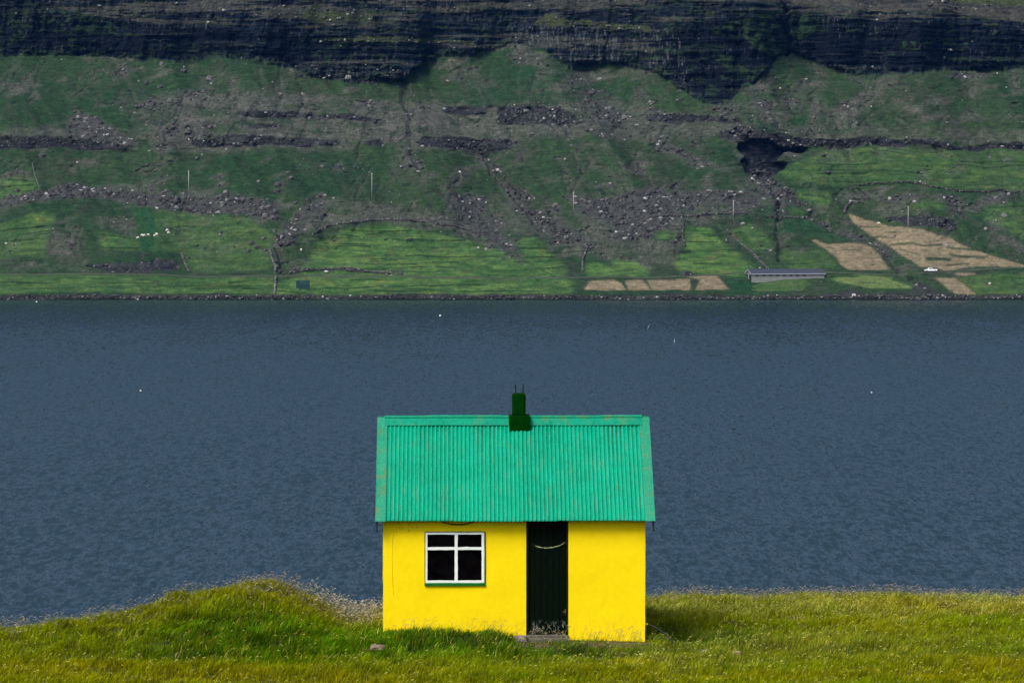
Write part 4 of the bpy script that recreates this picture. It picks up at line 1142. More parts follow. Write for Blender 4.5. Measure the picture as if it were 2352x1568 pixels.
cb = lay(cb, C(.030,.085,.002), 0.75*tuft_and_shade)
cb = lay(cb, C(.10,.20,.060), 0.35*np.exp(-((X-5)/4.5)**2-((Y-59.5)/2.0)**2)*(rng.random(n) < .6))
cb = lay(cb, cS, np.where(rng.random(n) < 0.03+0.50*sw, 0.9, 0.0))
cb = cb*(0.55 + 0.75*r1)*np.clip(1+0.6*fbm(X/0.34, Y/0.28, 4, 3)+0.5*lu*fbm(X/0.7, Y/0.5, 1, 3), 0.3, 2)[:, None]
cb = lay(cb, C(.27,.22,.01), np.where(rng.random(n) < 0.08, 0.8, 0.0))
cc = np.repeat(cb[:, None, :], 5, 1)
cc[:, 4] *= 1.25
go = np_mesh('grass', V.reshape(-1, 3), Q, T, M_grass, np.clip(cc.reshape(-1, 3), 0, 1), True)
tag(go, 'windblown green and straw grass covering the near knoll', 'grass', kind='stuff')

# seed heads -------------------------------------------------------------
def seeds(X, Y, hmin, hmax, colr, name_scale=1.0):
    n = len(X); Z = ground(X, Y)
    H = rng.uniform(hmin, hmax, n)
    lx = H*(0.35 + 0.22*rng.normal(0, 1, n)); ly = H*0.2*rng.normal(0, 1, n)
    B = np.stack([X, Y, Z], -1)
    P1 = B + np.stack([lx*0.35, ly*0.35, H*0.62], -1)
    P2 = B + np.stack([lx*0.8, ly*0.8, H*0.95], -1)
    hl = rng.uniform(0.014, 0.048, n)*name_scale
    dr = rng.uniform(-0.9, 1.6, n)
    P3 = P2 + np.stack([hl*0.75, hl*0.1*rng.normal(0,1,n), hl*0.45*dr], -1)
    P4 = P3 + np.stack([hl*0.55, hl*0*1.0, hl*(0.45*dr-0.5)], -1)
    sw_ = 0.0022; hw = rng.uniform(0.003, 0.0072, n)[:, None]*name_scale
    a = rng.uniform(0, np.pi, n); U = np.stack([np.cos(a), np.sin(a), a*0], -1)
    G = np.stack([np.zeros(n), np.zeros(n)+0.3, np.ones(n)], -1)
    V = np.stack([B-U*sw_, B+U*sw_, P1-U*sw_, P1+U*sw_, P2-U*sw_, P2+U*sw_, P2-G*hw*.4, P2+G*hw*.4, P3-G*hw, P3+G*hw, P4-G*hw*0.3, P4+G*hw*0.3], 1)
    f = np.array([[0,1,3,2],[2,3,5,4],[6,7,9,8],[8,9,11,10]])
    Fq = (f[None] + (np.arange(n)*12)[:, None, None]).reshape(-1, 4)
    c = np.empty((n, 12, 3)); k = rng.uniform(0.6, 1.25, n)[:, None, None]
    c[:, :6] = C(.17,.17,.06); c[:, 6:] = colr
    return V.reshape(-1, 3), Fq, np.clip((c*k).reshape(-1, 3), 0, 1)
sets = []
ns = 13000
Xs = rng.uniform(-10.6, 10.8, ns); Ys = rng.uniform(54, 67, ns)
_, sw = grass_tone(Xs, Ys); kp = rng.random(ns) < 0.22 + 0.85*sw
kp &= ~((Xs > HX0-0.1) & (Xs < HX1+0.05) & (Ys > 59.5) & (Ys < 64)) & (Ys < np.interp(Xs, cX, cY))
sets.append(seeds(Xs[kp], Ys[kp], 0.12, 0.23, C(.56,.56,.12)))
ns = 7500
Xs = rng.uniform(-12, 13, ns); Ys = np.interp(Xs, cX, cY) + rng.uniform(-0.7, 1.2, ns)
dens = 0.40 + 0.75*fbm(Xs/0.5, Ys/0.7, 3, 4) + 0.35*np.exp(-((Xs+4.2)/1.4)**2) + 0.3*(Xs > 3)
kp = (rng.random(ns) < dens) & ~((Xs > HX0-0.1) & (Xs < HX1+0.05) & (Ys < 64))
sets.append(seeds(Xs[kp], Ys[kp], 0.10, 0.33, C(.31,.27,.25), 1.0))
ns = 900
Xs = rng.normal(-2.95, 0.55, ns); Ys = rng.uniform(61.8, 64.2, ns); kp = (Xs < HX0-0.03)
sets.append(seeds(Xs[kp], Ys[kp], 0.18, 0.42, C(.50,.45,.34)))
Xs = np.concatenate([rng.uniform(-0.6, 1.1, 70), rng.uniform(1.3, 2.4, 60), rng.uniform(-2.4, -0.4, 50)]); Ys = rng.uniform(59.35, 59.8, len(Xs))
sets.append(seeds(Xs, Ys, 0.12, 0.34, C(.42,.33,.16)))
off = 0; VV, FF, CC = [], [], []
for v_, f_, c_ in sets: VV.append(v_); FF.append(f_+off); CC.append(c_); off += len(v_)
M_seed = attr_mat('seed_heads', rough=0.8, spec=0.1, vary=0, bstr=0, transl=0.4)
so_ = np_mesh('seeding_grass', np.concatenate(VV), np.concatenate(FF), None, M_seed, np.concatenate(CC), True)
tag(so_, 'pale seed heads of tall grass along the crest and over the knoll', 'grass', kind='stuff')

# stones near the hut
def near_stone(px, py, Y, sx, sz, label, shade):
    p = at(px, py, Y); p.z = float(ground(p.x, p.y))
    import bmesh
    bm = bmesh.new(); bmesh.ops.create_icosphere(bm, subdivisions=3, radius=1.0)
    o1 = rng.uniform(0, 50)
    for v in bm.verts:
        d = v.co.normalized(); nn = float(fbm(np.array([d.x*1.8+o1]), np.array([d.y*1.8+d.z*1.5]), 2, 3)[0]); q = max(abs(d.x), abs(d.y), abs(d.z))
        v.co = Vector((d.x*sx, d.y*sx*0.8, d.z*sz)) * (0.85+0.3*nn+0.3*(1/q-1)); v.co.z += sz*0.5
    me = bpy.data.meshes.new('stone'); bm.to_mesh(me); bm.free()
    a = me.color_attributes.new('Col', 'FLOAT_COLOR', 'POINT'); c = np.ones((len(me.vertices), 4), np.float32); c[:, :3] = shade
    a.data.foreach_set('color', c.reshape(-1)); me.materials.append(M_stone)
    o = bpy.data.objects.new('stone', me); COL.objects.link(o); o.location = p; tag(o, label, 'stone', 'stones in the near grass')
M_stone = attr_mat('lichened_stone', vscale=14, vary=0.4, bscale=30, bstr=0.7, bdist=0.02)
near_stone(868, 1467, 58.9, 0.20, 0.07, 'flat brownish stone in the grass left of the hut', (.20,.15,.11))
near_stone(1622, 1452, 58.8, 0.11, 0.09, 'pale grey stone in the grass right of the hut', (.22,.22,.23))
near_stone(1690, 1449, 59.2, 0.10, 0.13, 'brown stone in the hollow right of the pale grey one', (.26,.19,.12))
near_stone(1196, 1462, 59.75, 0.16, 0.10, 'grey stone left of the door step', (.20,.17,.15))

# ================================================================== THE HUT
hz0 = 37.2
def hp(px, py, Y=60.0):            # hut-local coordinates of a picture point on plane Y
    p = at(px, py, Y); return p.x, p.z
HY = 60.0
hcx = (HX0+HX1)/2
hut = empty('yellow_hut', (hcx, HY, hz0), R(1.1))
tag(hut, 'small yellow hut with green corrugated roof on the grassy knoll', 'hut')
HW = (HX1-HX0)/2
def lx_(px, Y=60.0): return at(px, 1300, Y).x - hcx
def lz_(py, Y=60.0): return at(1176, py, Y).z - hz0
DEPTH = 3.35
EAVE_Z = lz_(1196, 59.78); RIDGE_Y = 1.68; EAVE_Y = -0.22
RIDGE_Z = lz_(960, 60+RIDGE_Y)
TANP = (RIDGE_Z-EAVE_Z)/(RIDGE_Y-EAVE_Y)
def roofz(y): return EAVE_Z + (y-EAVE_Y)*TANP if y <= RIDGE_Y else RIDGE_Z - (y-RIDGE_Y)*TANP

# --- yellow plaster
M_yel, nt, b = newmat('yellow_wall_paint')
v0 = coords(nt)
n_a = noise(nt, v0, 1.3, 5, 0.55); n_b = noise(nt, v0, 9, 6, 0.6)
c0 = ramp(nt, n_a, [(0.3, (.86,.655,.004)), (0.7, (.93,.70,.006))])
c0 = mix(nt, 0.10, c0, ramp(nt, n_b, [(0.4, (.70,.50,.0)), (0.62, (1.0,.80,.02))]))
# small dark chips
vor = nt.nodes.new('ShaderNodeTexVoronoi'); vor.inputs['Scale'].default_value = 7.0; nt.links.new(v0, vor.inputs['Vector'])
chip = ramp(nt, vor.outputs['Distance'], [(0.028, (1,1,1)), (0.05, (0,0,0))])
n_c2 = ramp(nt, noise(nt, v0, 1.1, 2), [(0.52, (0,0,0)), (0.62, (1,1,1))])
c0 = mix(nt, mix(nt, 1.0, chip, n_c2, 'MULTIPLY'), c0, (.22,.12,.02))
# rusty stain under the eave at the left: local patch
def patch(cx, cz, rx, rz):
    s = nt.nodes.new('ShaderNodeTexCoord'); mp = nt.nodes.new('ShaderNodeMapping'); mp.inputs['Location'].default_value = (-cx/rx, 0, -cz/rz); mp.inputs['Scale'].default_value = (1/rx, 0.0, 1/rz)
    nt.links.new(s.outputs['Object'], mp.inputs['Vector']); L_ = nt.nodes.new('ShaderNodeVectorMath'); L_.operation = 'LENGTH'; nt.links.new(mp.outputs[0], L_.inputs[0])
    return ramp(nt, L_.outputs['Value'], [(0.2, (1,1,1)), (1.0, (0,0,0))])
streak = ramp(nt, noise(nt, coords(nt, (14, 1, 3.5)), 1.6, 6, 0.7), [(0.52, (0,0,0)), (0.66, (1,1,1))])
c0 = mix(nt, mix(nt, 1.0, patch(lx_(935), lz_(1206), 0.36, 0.24), streak, 'MULTIPLY'), c0, (.10,.045,.02))
sxx = nt.nodes.new('ShaderNodeSeparateXYZ'); tcc = nt.nodes.new('ShaderNodeTexCoord'); nt.links.new(tcc.outputs['Object'], sxx.inputs[0])
ft_ = nt.nodes.new('ShaderNodeMapRange'); nt.links.new(sxx.outputs['Z'], ft_.inputs[0]); ft_.inputs[1].default_value = 0.75; ft_.inputs[2].default_value = 0.25
dirt = ramp(nt, noise(nt, coords(nt, (6, 1, 2)), 2.4, 6, 0.7), [(0.46, (0,0,0)), (0.66, (.55,.55,.55))])
c0 = mix(nt, mix(nt, 1.0, dirt, ft_.outputs[0], 'MULTIPLY'), c0, (.40,.30,.03))
drip = ramp(nt, noise(nt, coords(nt, (7, 1, 0.5)), 1.5, 5, 0.65), [(0.55, (0,0,0)), (0.75, (.10,.10,.10))])
c0 = mix(nt, drip, c0, (.66,.47,.006))
nt.links.new(c0, b.inputs['Base Color']); b.inputs['Roughness'].default_value = 0.85; b.inputs['Specular IOR Level'].default_value = 0.03
bump(nt, b, n_b, 0.35, 0.012)

# --- wall with openings
wx0, wx1 = lx_(976), lx_(1114.5); wz0, wz1 = lz_(1341), lz_(1220)
dx0, dx1 = lx_(1208.5), lx_(1305.5); dz0, dz1 = lz_(1459), roofz(0.0)-0.03
WTOP = roofz(0.0)-0.03
T_ = 0.22
def lin(a, b_, st): n = max(1, int(round((b_-a)/st))); return [a+(b_-a)*i/n for i in range(n)]
xsW = lin(-HW, wx0, .06)+lin(wx0, wx1, .06)+lin(wx1, dx0, .06)+lin(dx0, dx1, .06)+lin(dx1, HW, .06)+[HW]
zsW = lin(-0.6, dz0, .06)+lin(dz0, wz0, .06)+lin(wz0, wz1, .06)+lin(wz1, WTOP, .06)+[WTOP]
def fy(x, z): return float(0.012*fbm(np.array([x*1.1+5]), np.array([z*1.1]), 2, 3)[0] + 0.004*fbm(np.array([x*6+5]), np.array([z*6]), 4, 2)[0])
m = MB()
def edge(x, z):
    j = 0.008*float(fbm(np.array([z*4.0]), np.array([x+2.0]), 3, 3)[0]) if abs(abs(x)-HW) < 1e-6 else 0
    return x + j
vid = {}
vs, fs = [], []
for i, x in enumerate(xsW):
    for j, z in enumerate(zsW):
        vid[i, j] = len(vs); vs.append((edge(x, z), fy(x, z), z))
for i in range(len(xsW)-1):
    for j in range(len(zsW)-1):
        xc, zc = (xsW[i]+xsW[i+1])/2, (zsW[j]+zsW[j+1])/2
        if wx0 < xc < wx1 and wz0 < zc < wz1: continue
        if dx0 < xc < dx1 and zc > dz0: continue
        fs.append((vid[i,j], vid[i+1,j], vid[i+1,j+1], vid[i,j+1]))
m.add(vs, fs)
def reveal(x0, x1, z0, z1, top=True):
    d = 0.14
    m.add([(x0,0.0,z0),(x0,d,z0),(x0,d,z1),(x0,0.0,z1)], [(0,1,2,3)]); m.add([(x1,0.0,z0),(x1,0.0,z1),(x1,d,z1),(x1,d,z0)], [(0,1,2,3)])
    m.add([(x0,0.0,z0),(x1,0.0,z0),(x1,d,z0),(x0,d,z0)], [(0,1,2,3)])
    if top: m.add([(x0,0.0,z1),(x0,d,z1),(x1,d,z1),(x1,0.0,z1)], [(0,1,2,3)])
reveal(wx0, wx1, wz0, wz1); reveal(dx0, dx1, dz0-0.01, WTOP)
# gable and back walls
for s in (-1, 1):
    xe = s*HW
    ring = [(xe,0.003,-0.6),(xe,DEPTH,-0.6),(xe,DEPTH,WTOP),(xe,RIDGE_Y,roofz(RIDGE_Y)-0.05),(xe,0.003,WTOP)]
    m.add(ring, [(0,1,2,3,4) if s > 0 else (4,3,2,1,0)])
m.add([(-HW,DEPTH,-0.6),(HW,DEPTH,-0.6),(HW,DEPTH,WTOP),(-HW,DEPTH,WTOP)], [(3,2,1,0)])
m.build('wall', M_yel, hut, True)
bpy.data.objects['wall'] if 'wall' in bpy.data.objects else None

# --- roof paint
def green_paint(name, base, light, rust_amt=0.5, long=False, rough=0.42):
    M, nt, b = newmat(name)
    v = coords(nt); nA = noise(nt, coords(nt, (1, 1, 1)), 2.2, 6, 0.65); nB = noise(nt, v, 34, 4, 0.7)
    c = ramp(nt, nA, [(0.32, base), (0.68, light)])
    c = mix(nt, 0.45, c, ramp(nt, nB, [(0.42, tuple(x*0.75 for x in base)), (0.62, tuple(min(1, x*1.25+0.002) for x in light))]))
    rs = noise(nt, coords(nt, (9, 1.2, 1.2)) if long else v, 1.6 if long else 3.2, 7, 0.72)
    rm = ramp(nt, rs, [(0.60-0.10*rust_amt, (0,0,0)), (0.74-0.08*rust_amt, (1,1,1))])
    c = mix(nt, mix(nt, 1.0, rm, (rust_amt,)*3, 'MULTIPLY'), c, (.13,.16,.055))
    sp_ = noise(nt, coords(nt, (22, 5, 5)) if long else v, 2.0 if long else 22, 5, 0.75)
    c = mix(nt, ramp(nt, sp_, [(0.655, (0,0,0)), (0.73, (.6,.6,.6))]), c, (.50,.62,.48))
    nt.links.new(c, b.inputs['Base Color']); b.inputs['Roughness'].default_value = rough; b.inputs['Specular IOR Level'].default_value = 0.10
    bump(nt, b, nB, 0.25, 0.004)
    return M
CORR = 0.0785
M_roof = green_paint('green_corrugated_paint', (.0005,.195,.100), (.001,.305,.175), 0.58, True)
M_cap = green_paint('green_ridge_paint', (.002,.190,.105), (.004,.270,.160), 0.6)
M_verge = green_paint('mossy_green_verge_paint', (.012,.200,.110), (.030,.280,.165), 0.8)
M_dkg = plain('dark_green_paint', (.001,.022,.004), 0.5, 0.35, 0.35, 9.0, 0.2)

RX0, RX1 = lx_(862.5, 59.78), lx_(1504, 59.78)
RXh = (RX1-RX0)/2; RXc = (RX0+RX1)/2
CORR = 0.0785; AMP = 0.0115
def slope_pt(x, s, off, front=True):
    """s = 0 at the eave .. 1 at the ridge, off = distance above the roof plane"""
    y = EAVE_Y + s*(RIDGE_Y-EAVE_Y); z = EAVE_Z + s*(RIDGE_Z-EAVE_Z)
    L_ = math.hypot(1, TANP); ny_, nz_ = -TANP/L_, 1/L_
    if not front: return (x, 2*RIDGE_Y - y - off*ny_, z + off*nz_)
    return (x, y + off*ny_, z + off*nz_)
X0r, X1r = RX0+0.10, RX1-0.10
# paler paint along every crest of the sheets
nt = M_roof.node_tree; b = nt.nodes['Principled BSDF']
old = b.inputs['Base Color'].links[0].from_socket
tc_ = nt.nodes.new('ShaderNodeTexCoord'); sx_ = nt.nodes.new('ShaderNodeSeparateXYZ'); nt.links.new(tc_.outputs['Object'], sx_.inputs[0])
q1 = nt.nodes.new('ShaderNodeMath'); q1.operation = 'SUBTRACT'; nt.links.new(sx_.outputs['X'], q1.inputs[0]); q1.inputs[1].default_value = X0r
q2 = nt.nodes.new('ShaderNodeMath'); q2.operation = 'MULTIPLY'; nt.links.new(q1.outputs[0], q2.inputs[0]); q2.inputs[1].default_value = 2*math.pi/CORR
q3_ = nt.nodes.new('ShaderNodeMath'); q3_.operation = 'COSINE'; nt.links.new(q2.outputs[0], q3_.inputs[0])
crest_ = ramp(nt, q3_.outputs[0], [(0.15, (0,0,0)), (0.95, (1,1,1))])
fl_ = nt.nodes.new('ShaderNodeMath'); fl_.operation = 'MULTIPLY'; nt.links.new(q1.outputs[0], fl_.inputs[0]); fl_.inputs[1].default_value = 1/(CORR*8.5)
fl2 = nt.nodes.new('ShaderNodeMath'); fl2.operation = 'FLOOR'; nt.links.new(fl_.outputs[0], fl2.inputs[0])
wn_ = nt.nodes.new('ShaderNodeTexWhiteNoise'); wn_.noise_dimensions = '1D'; nt.links.new(fl2.outputs[0], wn_.inputs['W'])
old = mix(nt, 1.0, old, ramp(nt, wn_.outputs['Value'], [(0.0, (.92,.93,.93)), (1.0, (1.07,1.05,1.06))]), 'MULTIPLY')
brk = ramp(nt, noise(nt, coords(nt, (12, 1.5, 1.5)), 3.0, 6, 0.75), [(0.34, (.10,.10,.10)), (0.66, (1,1,1))])
nt.links.new(mix(nt, mix(nt, 1.0, crest_, brk, 'MULTIPLY'), old, (.012,.400,.260)), b.inputs['Base Color'])
nxs = int((X1r-X0r)/CORR*10)
m = MB()
for front in (True, False):
    vs, fs = [], []
    S_ = [0, 0.02, 0.25, 0.5, 0.52, 0.75, 1.0]
    for i in range(nxs+1):
        x = X0r + (X1r-X0r)*i/nxs
        sheet = int((x-X0r)/(CORR*8.5)); ph = 0.35*math.sin(sheet*2.3)*0
        lap = ((x-X0r)/(CORR*8.5)) % 1.0
        lift = 0.010*(1-min(1, lap*8.5)) if lap*8.5 < 1 else 0.0
        wob = 0.004*math.sin(x*2.1) + 0.003*math.sin(x*5.3+1)
        for s in S_:
            jag = (0.010*math.sin(sheet*5.1+2) - 0.006*math.cos(2*math.pi*x/CORR))/2.7 if s == 0 else 0
            vs.append(slope_pt(x, s+jag, AMP*math.cos(2*math.pi*(x-X0r)/CORR + ph) + lift + wob*s*0.6, front))
    ns_ = len(S_)
    for i in range(nxs):
        for j in range(ns_-1):
            a = i*ns_+j; q = (a, a+ns_, a+ns_+1, a+1)
            fs.append(q if front else q[::-1])
    m.add(vs, fs)
# screws, pressed into the sheets
for srow in (0.025, 0.535):
    for k in range(2, int((X1r-X0r)/CORR), 2):
        x = X0r + k*CORR
        if rng.random() < 0.12: continue
        m.tube([Vector(slope_pt(x, srow+rng.uniform(-.003,.003), AMP+0.001)), Vector(slope_pt(x, srow, AMP+0.009))], [0.011, 0.007], 7)
roof = m.build('roof', M_roof, hut, True)
sm = roof.modifiers.new('thick', 'SOLIDIFY'); sm.thickness = 0.0025; sm.offset = -1
# roof deck under the sheets
m = MB()
def sbox(mm, x0, x1, s0, s1, o0, o1, front=True):
    P = [slope_pt(x, s, o, front) for o in (o0, o1) for s in (s0, s1) for x in (x0, x1)]
    mm.add(P, [(0,2,3,1),(4,5,7,6),(0,1,5,4),(2,6,7,3),(0,4,6,2),(1,3,7,5)])
for fr in (True, False): sbox(m, RX0+0.06, RX1-0.06, 0.045, 1.0, -0.06, -0.013, fr)
m.build('roof_deck', M_dkg, roof)
# verge flashings: flat strip with a rolled edge, both ends, both slopes; bargeboards below
for sgn, xa, xb in ((-1, RX0, RX0+0.185), (1, RX1-0.185, RX1)):
    m = MB()
    for fr in (True, False):
        sbox(m, xa, xb, -0.008, 1.012, 0.016, 0.021, fr)
        xe0, xe1 = (xa-0.006, xa+0.004) if sgn < 0 else (xb-0.004, xb+0.006)
        sbox(m, xe0, xe1, -0.010, 0.99, -0.05, 0.024, fr)
        xi0, xi1 = (xb-0.006, xb+0.004) if sgn < 0 else (xa-0.004, xa+0.006)
        sbox(m, xi0, xi1, -0.009, 0.985, 0.004, 0.0235, fr)
    m.build('verge_flashing', M_verge, roof)
    m = MB()
    xb0, xb1 = (RX0+0.012, RX0+0.042) if sgn < 0 else (RX1-0.042, RX1-0.012)
    for fr in (True, False):
        P = []
        for x in (xb0, xb1):
            e0 = slope_pt(x, 0.0, -0.012, fr); e1 = slope_pt(x, 1.0, -0.012, fr)
            P += [e0, e1, (x, e1[1], e1[2]-0.20), (x, e0[1], e0[2]-0.20)]
        q = [(0,1,2,3),(7,6,5,4),(0,4,5,1),(1,5,6,2),(2,6,7,3),(3,7,4,0)]
        m.add(P, q)
    m.build('bargeboard', M_dkg, roof)
# ridge cap: flanges and roll, in overlapping lengths
capx = [RX0+0.14, RX0+0.95, RX0+2.35, lx_(1172), lx_(1221), RX0+4.35, RX1-0.14]
m = MB()
for k in range(len(capx)-1):
    x0, x1 = capx[k], capx[k+1]
    if k == 3: continue
    lift = 0.004*(k % 2)
    for fr in (True, False):
        sbox(m, x0, x1+0.03*(k not in (2, 5)), 0.925, 0.992, 0.020+lift, 0.024+lift, fr)
        sbox(m, x0, x1+0.03*(k not in (2, 5)), 0.921, 0.926, 0.010+lift, 0.0245+lift, fr)
    m.tube([(x0, RIDGE_Y, RIDGE_Z+0.020+lift), (x1+0.03*(k not in (2, 5)), RIDGE_Y, RIDGE_Z+0.020+lift)], 0.036+lift, 12)
for x in np.arange(RX0+0.35, RX1-0.3, 0.42):
    if abs(x-lx_(1196)) < 0.3: continue
    x += rng.uniform(-.08,.08); s = 0.95+rng.uniform(-.008,.008)
    m.tube([slope_pt(x, s, 0.026), slope_pt(x, s, 0.037)], [0.02, 0.012], 8)
m.build('ridge_cap', M_cap, roof, False)

# --- chimney on the ridge
M_chim = plain('dark_green_chimney_paint', (.0003,.026,.0005), 0.8, 0.02, 0.3, 9.0, 0.3)
chx0, chx1 = lx_(1173, 61.45), lx_(1221, 61.45)
zb0 = lz_(989, 61.42); zb1 = lz_(955, 61.42)
m = MB(); m.box(chx0, chx1, RIDGE_Y-0.26, RIDGE_Y+0.26, zb0, zb1)
ch = m.build('chimney', M_chim, hut, False, bevel=0.012)
ux0, ux1 = lx_(1180, 61.5), lx_(1211, 61.5)
zu1 = lz_(904, 61.5)
m = MB(); m.box(ux0, ux1, RIDGE_Y-0.14, RIDGE_Y+0.14, zb1-0.02, zu1)
m.build('chimney_stack', M_chim, ch, False, bevel=0.045, seg=4)
M_rod = plain('dark_rod', (.006,.016,.014), 0.6, 0.3, 0.2, 5, 0)
ux = lx_(1188, 61.5); m = MB(); m.tube([(ux+0.02, RIDGE_Y-0.10, zu1-0.12), (ux-0.012, RIDGE_Y-0.11, lz_(884, 61.5))], 0.014, 8); m.build('rod', M_rod, ch)
ux = lx_(1205, 61.5); m = MB(); m.tube([(ux-0.004, RIDGE_Y+0.10, zu1-0.05), (ux+0.008, RIDGE_Y+0.10, lz_(884, 61.7))], 0.014, 8); m.build('rod', M_rod, ch)

# --- window
M_frame, nt, b = newmat('white_frame_paint')
f = noise(nt, coords(nt), 16, 6, 0.7)
nt.links.new(ramp(nt, f, [(0.28, (.42,.45,.40)), (0.36, (.70,.75,.73)), (0.7, (.76,.80,.79))]), b.inputs['Base Color']); b.inputs['Roughness'].default_value = 0.6
bump(nt, b, f, 0.3, 0.006)
M_pane, nt, b = newmat('dark_window_glass')
f = noise(nt, coords(nt), 5, 5, 0.6)
nt.links.new(ramp(nt, f, [(0.4, (.0008,.0006,.001)), (0.75, (.004,.003,.004))]), b.inputs['Base Color']); b.inputs['Roughness'].default_value = 0.15; b.inputs['Specular IOR Level'].default_value = 0.05
win = None
m = MB()
# dark surround, standing proud as the photographed thin outline
for (a, b2, c_, d_) in ((wx0-0.006, wx0+0.010, wz0, wz1), (wx1-0.028, wx1+0.006, wz0, wz1), (wx0+0.010, wx1-0.028, wz1-0.014, wz1+0.006)):
    m.box(a, b2, -0.018, 0.05, c_, d_)
win = m.build('window', M_dkg, hut)
fx0, fx1 = lx_(977.2), lx_(1112.3); fz0, fz1 = lz_(1337), lz_(1221.5)
def wobble_box(mm, x0, x1, y0, y1, z0, z1, amp=0.004):
    horiz = (x1-x0) > (z1-z0); n = 14
    A, B_ = [], []
    for k in range(n+1):
        t = k/n; e1 = amp*float(rng.normal()); e2 = amp*float(rng.normal())
        if horiz: A.append((x0+(x1-x0)*t, z0+e1*0.7)); B_.append((x0+(x1-x0)*t, z1+e2*0.7))
        else: A.append((x0+e1*0.7, z0+(z1-z0)*t)); B_.append((x1+e2*0.7, z0+(z1-z0)*t))
    for k in range(n):
        P = [A[k], A[k+1], B_[k+1], B_[k]]
        if not horiz: P = [A[k], B_[k], B_[k+1], A[k+1]]
        mm.add([(x, y0, z) for x, z in P]+[(x, y1, z) for x, z in P], [(0,1,2,3),(7,6,5,4),(0,4,5,1),(2,6,7,3),(1,5,6,2),(3,7,4,0)])
ft = 0.046
m = MB()
wobble_box(m, fx0, fx1, -0.026, 0.06, fz1-ft+0.008, fz1, .0015); wobble_box(m, fx0, fx1, -0.026, 0.06, fz0, fz0+ft-0.004, .002)
wobble_box(m, fx0, fx0+ft-0.008, -0.023, 0.06, fz0+ft-.006, fz1-ft+.01, .002); wobble_box(m, fx1-ft-0.004, fx1, -0.023, 0.06, fz0+ft-.006, fz1-ft+.01, .002)
m.build('window_frame', M_frame, win)
mz = lz_(1258.5); mx = lx_(1047.8)
m = MB(); wobble_box(m, fx0+.03, fx1-.03, -0.018, 0.05, mz-0.026, mz+0.026, .003); m.build('transom', M_frame, win)
m = MB(); wobble_box(m, mx-0.029, mx+0.029, -0.021, 0.052, fz0+.03, fz1-.03, .003); m.build('mullion', M_frame, win)
for (a, b2, c_, d_) in ((fx0+.02, mx, mz, fz1-.02), (mx, fx1-.02, mz, fz1-.02), (fx0+.02, mx, fz0+.02, mz), (mx, fx1-.02, fz0+.02, mz)):
    m = MB(); m.box(a+.001, b2-.001, 0.022, 0.030, c_+.001, d_-.001); m.build('pane', M_pane, win)
m = MB(); m.box(wx0-0.008, wx1+0.004, -0.040, 0.06, wz0-0.022, fz0-0.001); m.build('sill', plain('green_sill_paint', (.002,.12,.015), .5, .3, .3, 12, .1), win, bevel=.004)

# --- door
M_door, nt, b = newmat('dark_green_door_paint')
pl = nt.nodes.new('ShaderNodeTexWave'); pl.wave_type = 'BANDS'; pl.bands_direction = 'X'; pl.inputs['Scale'].default_value = 0.95; pl.inputs['Distortion'].default_value = 0.0
nt.links.new(coords(nt), pl.inputs['Vector'])
f = noise(nt, coords(nt, (3, 1, 1)), 5, 6, 0.65)
c = ramp(nt, f, [(0.3, (.0002,.0022,.0007)), (0.7, (.0005,.0055,.0016))])
def zmask(z0, z1):
    s = nt.nodes.new('ShaderNodeSeparateXYZ'); tc = nt.nodes.new('ShaderNodeTexCoord'); nt.links.new(tc.outputs['Object'], s.inputs[0])
    r_ = nt.nodes.new('ShaderNodeMapRange'); nt.links.new(s.outputs['Z'], r_.inputs[0]); r_.inputs[1].default_value = z0; r_.inputs[2].default_value = z1; return r_.outputs[0]
chips = ramp(nt, noise(nt, coords(nt, (2.6, 1, 1)), 7, 6, 0.75), [(0.54, (0,0,0)), (0.60, (1,1,1))])
low = zmask(dz0+0.30, dz0+0.02)
c = mix(nt, mix(nt, 1.0, chips, low, 'MULTIPLY'), c, (.36,.37,.33))
ch2 = ramp(nt, noise(nt, coords(nt, (1.6, 1, 1)), 14, 5, 0.8), [(0.72, (0,0,0)), (0.76, (1,1,1))])
c = mix(nt, mix(nt, 1.0, ch2, zmask(dz0+1.5, dz0+0.2), 'MULTIPLY'), c, (.05,.10,.05))
nt.links.new(c, b.inputs['Base Color']); b.inputs['Roughness'].default_value = 0.6; b.inputs['Specular IOR Level'].default_value = 0.06
m = MB()
nb = 6; bw = (dx1-dx0-0.10)/nb
for k in range(nb):
    m.box(dx0+0.05+k*bw+0.003, dx0+0.05+(k+1)*bw-0.003, 0.075+0.002*(k % 2), 0.11, dz0+0.01, WTOP-0.07)
door = m.build('door', M_door, hut, bevel=0.003)
m = MB(); m.box(dx0+0.001, dx0+0.045, 0.03, 0.12, dz0+.001, WTOP-0.002); m.box(dx1-0.045, dx1-0.001, 0.03, 0.12, dz0+.001, WTOP-0.002); m.box(dx0+0.045, dx1-0.045, 0.032, 0.12, WTOP-0.065, WTOP-0.002)
m.build('door_frame', plain('near_black_green_frame', (.0012,.007,.003), .5, .15, .4, 8, 0.1), door, bevel=.003)
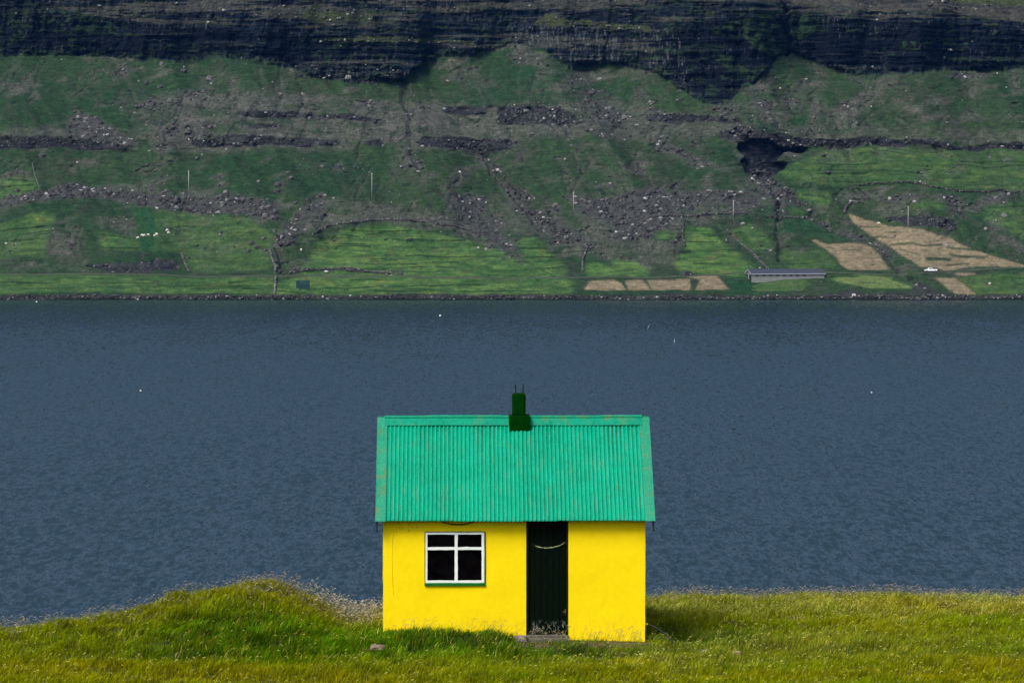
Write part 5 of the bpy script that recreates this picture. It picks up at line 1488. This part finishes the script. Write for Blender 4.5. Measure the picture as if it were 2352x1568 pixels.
# pale curved rub mark on the door
m = MB(); n = 26
za = lz_(1247.5); xm0, xm1 = lx_(1220), lx_(1300.5)
P = []
for k in range(n+1):
    t = k/n; x = xm0+(xm1-xm0)*t; u = 2*t-1
    z = za - 0.092*(1-u*u) + 0.018*u + 0.003*float(rng.normal())
    th = 0.017*(1-abs(u)**3*0.8)*rng.uniform(.55, 1.15)*(0.25 if t < .15 else 1)
    P.append((x, z-th/2, z+th/2))
for k in range(n):
    (x0,a0,b0),(x1,a1,b1) = P[k], P[k+1]
    m.add([(x0,.0715,a0),(x1,.0715,a1),(x1,.0715,b1),(x0,.0715,b0),(x0,.0745,a0),(x1,.0745,a1),(x1,.0745,b1),(x0,.0745,b0)], [(0,1,2,3),(0,4,5,1),(3,2,6,7)])
m.build('rub_mark', plain('bare_scuffed_wood', (.40,.42,.22), .8, .1, .5, 30, 0), door)
m = MB(); hx = lx_(1300); hz_ = lz_(1411); m.box(hx-0.02, hx+0.016, 0.055, 0.0745, hz_-0.055+0.05, hz_+0.045+0.05); m.tube([(hx-0.005, 0.058, hz_+0.05),(hx-0.005,0.03,hz_+0.05),(hx-0.06,0.025,hz_+0.045)], 0.008, 7)
m.build('latch', plain('rusty_iron', (.10,.07,.05), .7, .4, .5, 30, .2), door)
# step
m = MB(); m.box(dx0-0.28, dx1+0.02, -0.22, -0.004, dz0-0.30, dz0-0.035)
M_cs, nt, b = newmat('weathered_concrete'); f = noise(nt, coords(nt), 9, 7, .7); nt.links.new(ramp(nt, f, [(.3, (.06,.052,.042)), (.7, (.14,.13,.115))]), b.inputs['Base Color']); b.inputs['Roughness'].default_value = .95; bump(nt, b, f, .8, .03)
m.build('doorstep', M_cs, hut, bevel=.02)
m = MB(); m.box(dx0-0.02, dx1+0.01, -0.03, 0.12, dz0-0.034, dz0+0.006); m.build('threshold', M_cs, hut, bevel=.006)

# --- cables, gas pipe
def arc(pts, n=8):
    out = []
    P = [Vector(p) for p in pts]
    for i in range(len(P)-1):
        p0, p1, p2, p3 = P[max(i-1,0)], P[i], P[i+1], P[min(i+2,len(P)-1)]
        for k in range(n):
            t = k/n
            out.append(0.5*((2*p1)+(-p0+p2)*t+(2*p0-5*p1+4*p2-p3)*t*t+(-p0+3*p1-3*p2+p3)*t**3))
    out.append(P[-1]); return out
M_ycab = plain('yellow_overpainted_cable', (.84,.64,.006), .7, .2, .06, 5, 0)
M_bcab = plain('black_cable', (.012,.012,.012), .6, .3, .2, 5, 0)
m = MB(); m.tube(arc([(lx_(990),-.03,lz_(1196)),(lx_(960),-.02,lz_(1199)),(lx_(925),-.003,lz_(1202)),(lx_(908),-.003,lz_(1210)),(lx_(902),-.003,lz_(1235)),(lx_(900),-.003,lz_(1280)),(lx_(901),-.003,lz_(1330)),(lx_(903),-.003,lz_(1364))]), 0.0055, 8)
m.build('cable', M_ycab, hut, True)
m = MB(); m.tube(arc([(lx_(1004),-.06,lz_(1190)),(lx_(1022),-.06,lz_(1199)),(lx_(1050),-.06,lz_(1203)),(lx_(1078),-.06,lz_(1200)),(lx_(1098),-.06,lz_(1190))]), 0.010, 8)
m.build('cable', M_bcab, hut, True)
m = MB(); m.tube([(HW-0.02, 0.10, lz_(1434)), (HW+0.06, 0.08, lz_(1435))], 0.020, 10); m.build('pipe_stub', M_ycab, hut, True)
m = MB(); m.tube(arc([(HW+0.06,.08,lz_(1435)),(HW+0.16,.02,lz_(1439)),(HW+0.28,-.08,lz_(1446)),(HW+0.40,-.22,lz_(1456)),(HW+0.5,-.34,lz_(1470))]), 0.016, 8); m.build('hose', M_bcab, hut, True)

# ------------------------------------------------------------------ thin sea haze over the fjord
M_haze = bpy.data.materials.new('haze'); M_haze.use_nodes = True; nt = M_haze.node_tree; nt.nodes.clear()
vo = nt.nodes.new('ShaderNodeVolumePrincipled'); vo.inputs['Color'].default_value = (.06,.32,1.0,1); vo.inputs['Density'].default_value = 1.7e-5; vo.inputs['Anisotropy'].default_value = 0.0
out = nt.nodes.new('ShaderNodeOutputMaterial'); nt.links.new(vo.outputs[0], out.inputs['Volume'])
zlo = min(float(GZ.min()), -3.0) - 3; zhi = max(float(GZ.max()), 60) + 8
m = MB(); m.box(-3600, 3600, -80, float(GY.max())+60, zlo, zhi)
hz = m.build('haze', M_haze); tag(hz, kind='stuff')
print('hill', GX.min(), GX.max(), GY.min(), GY.max(), GZ.min(), GZ.max(), 'blades', n)
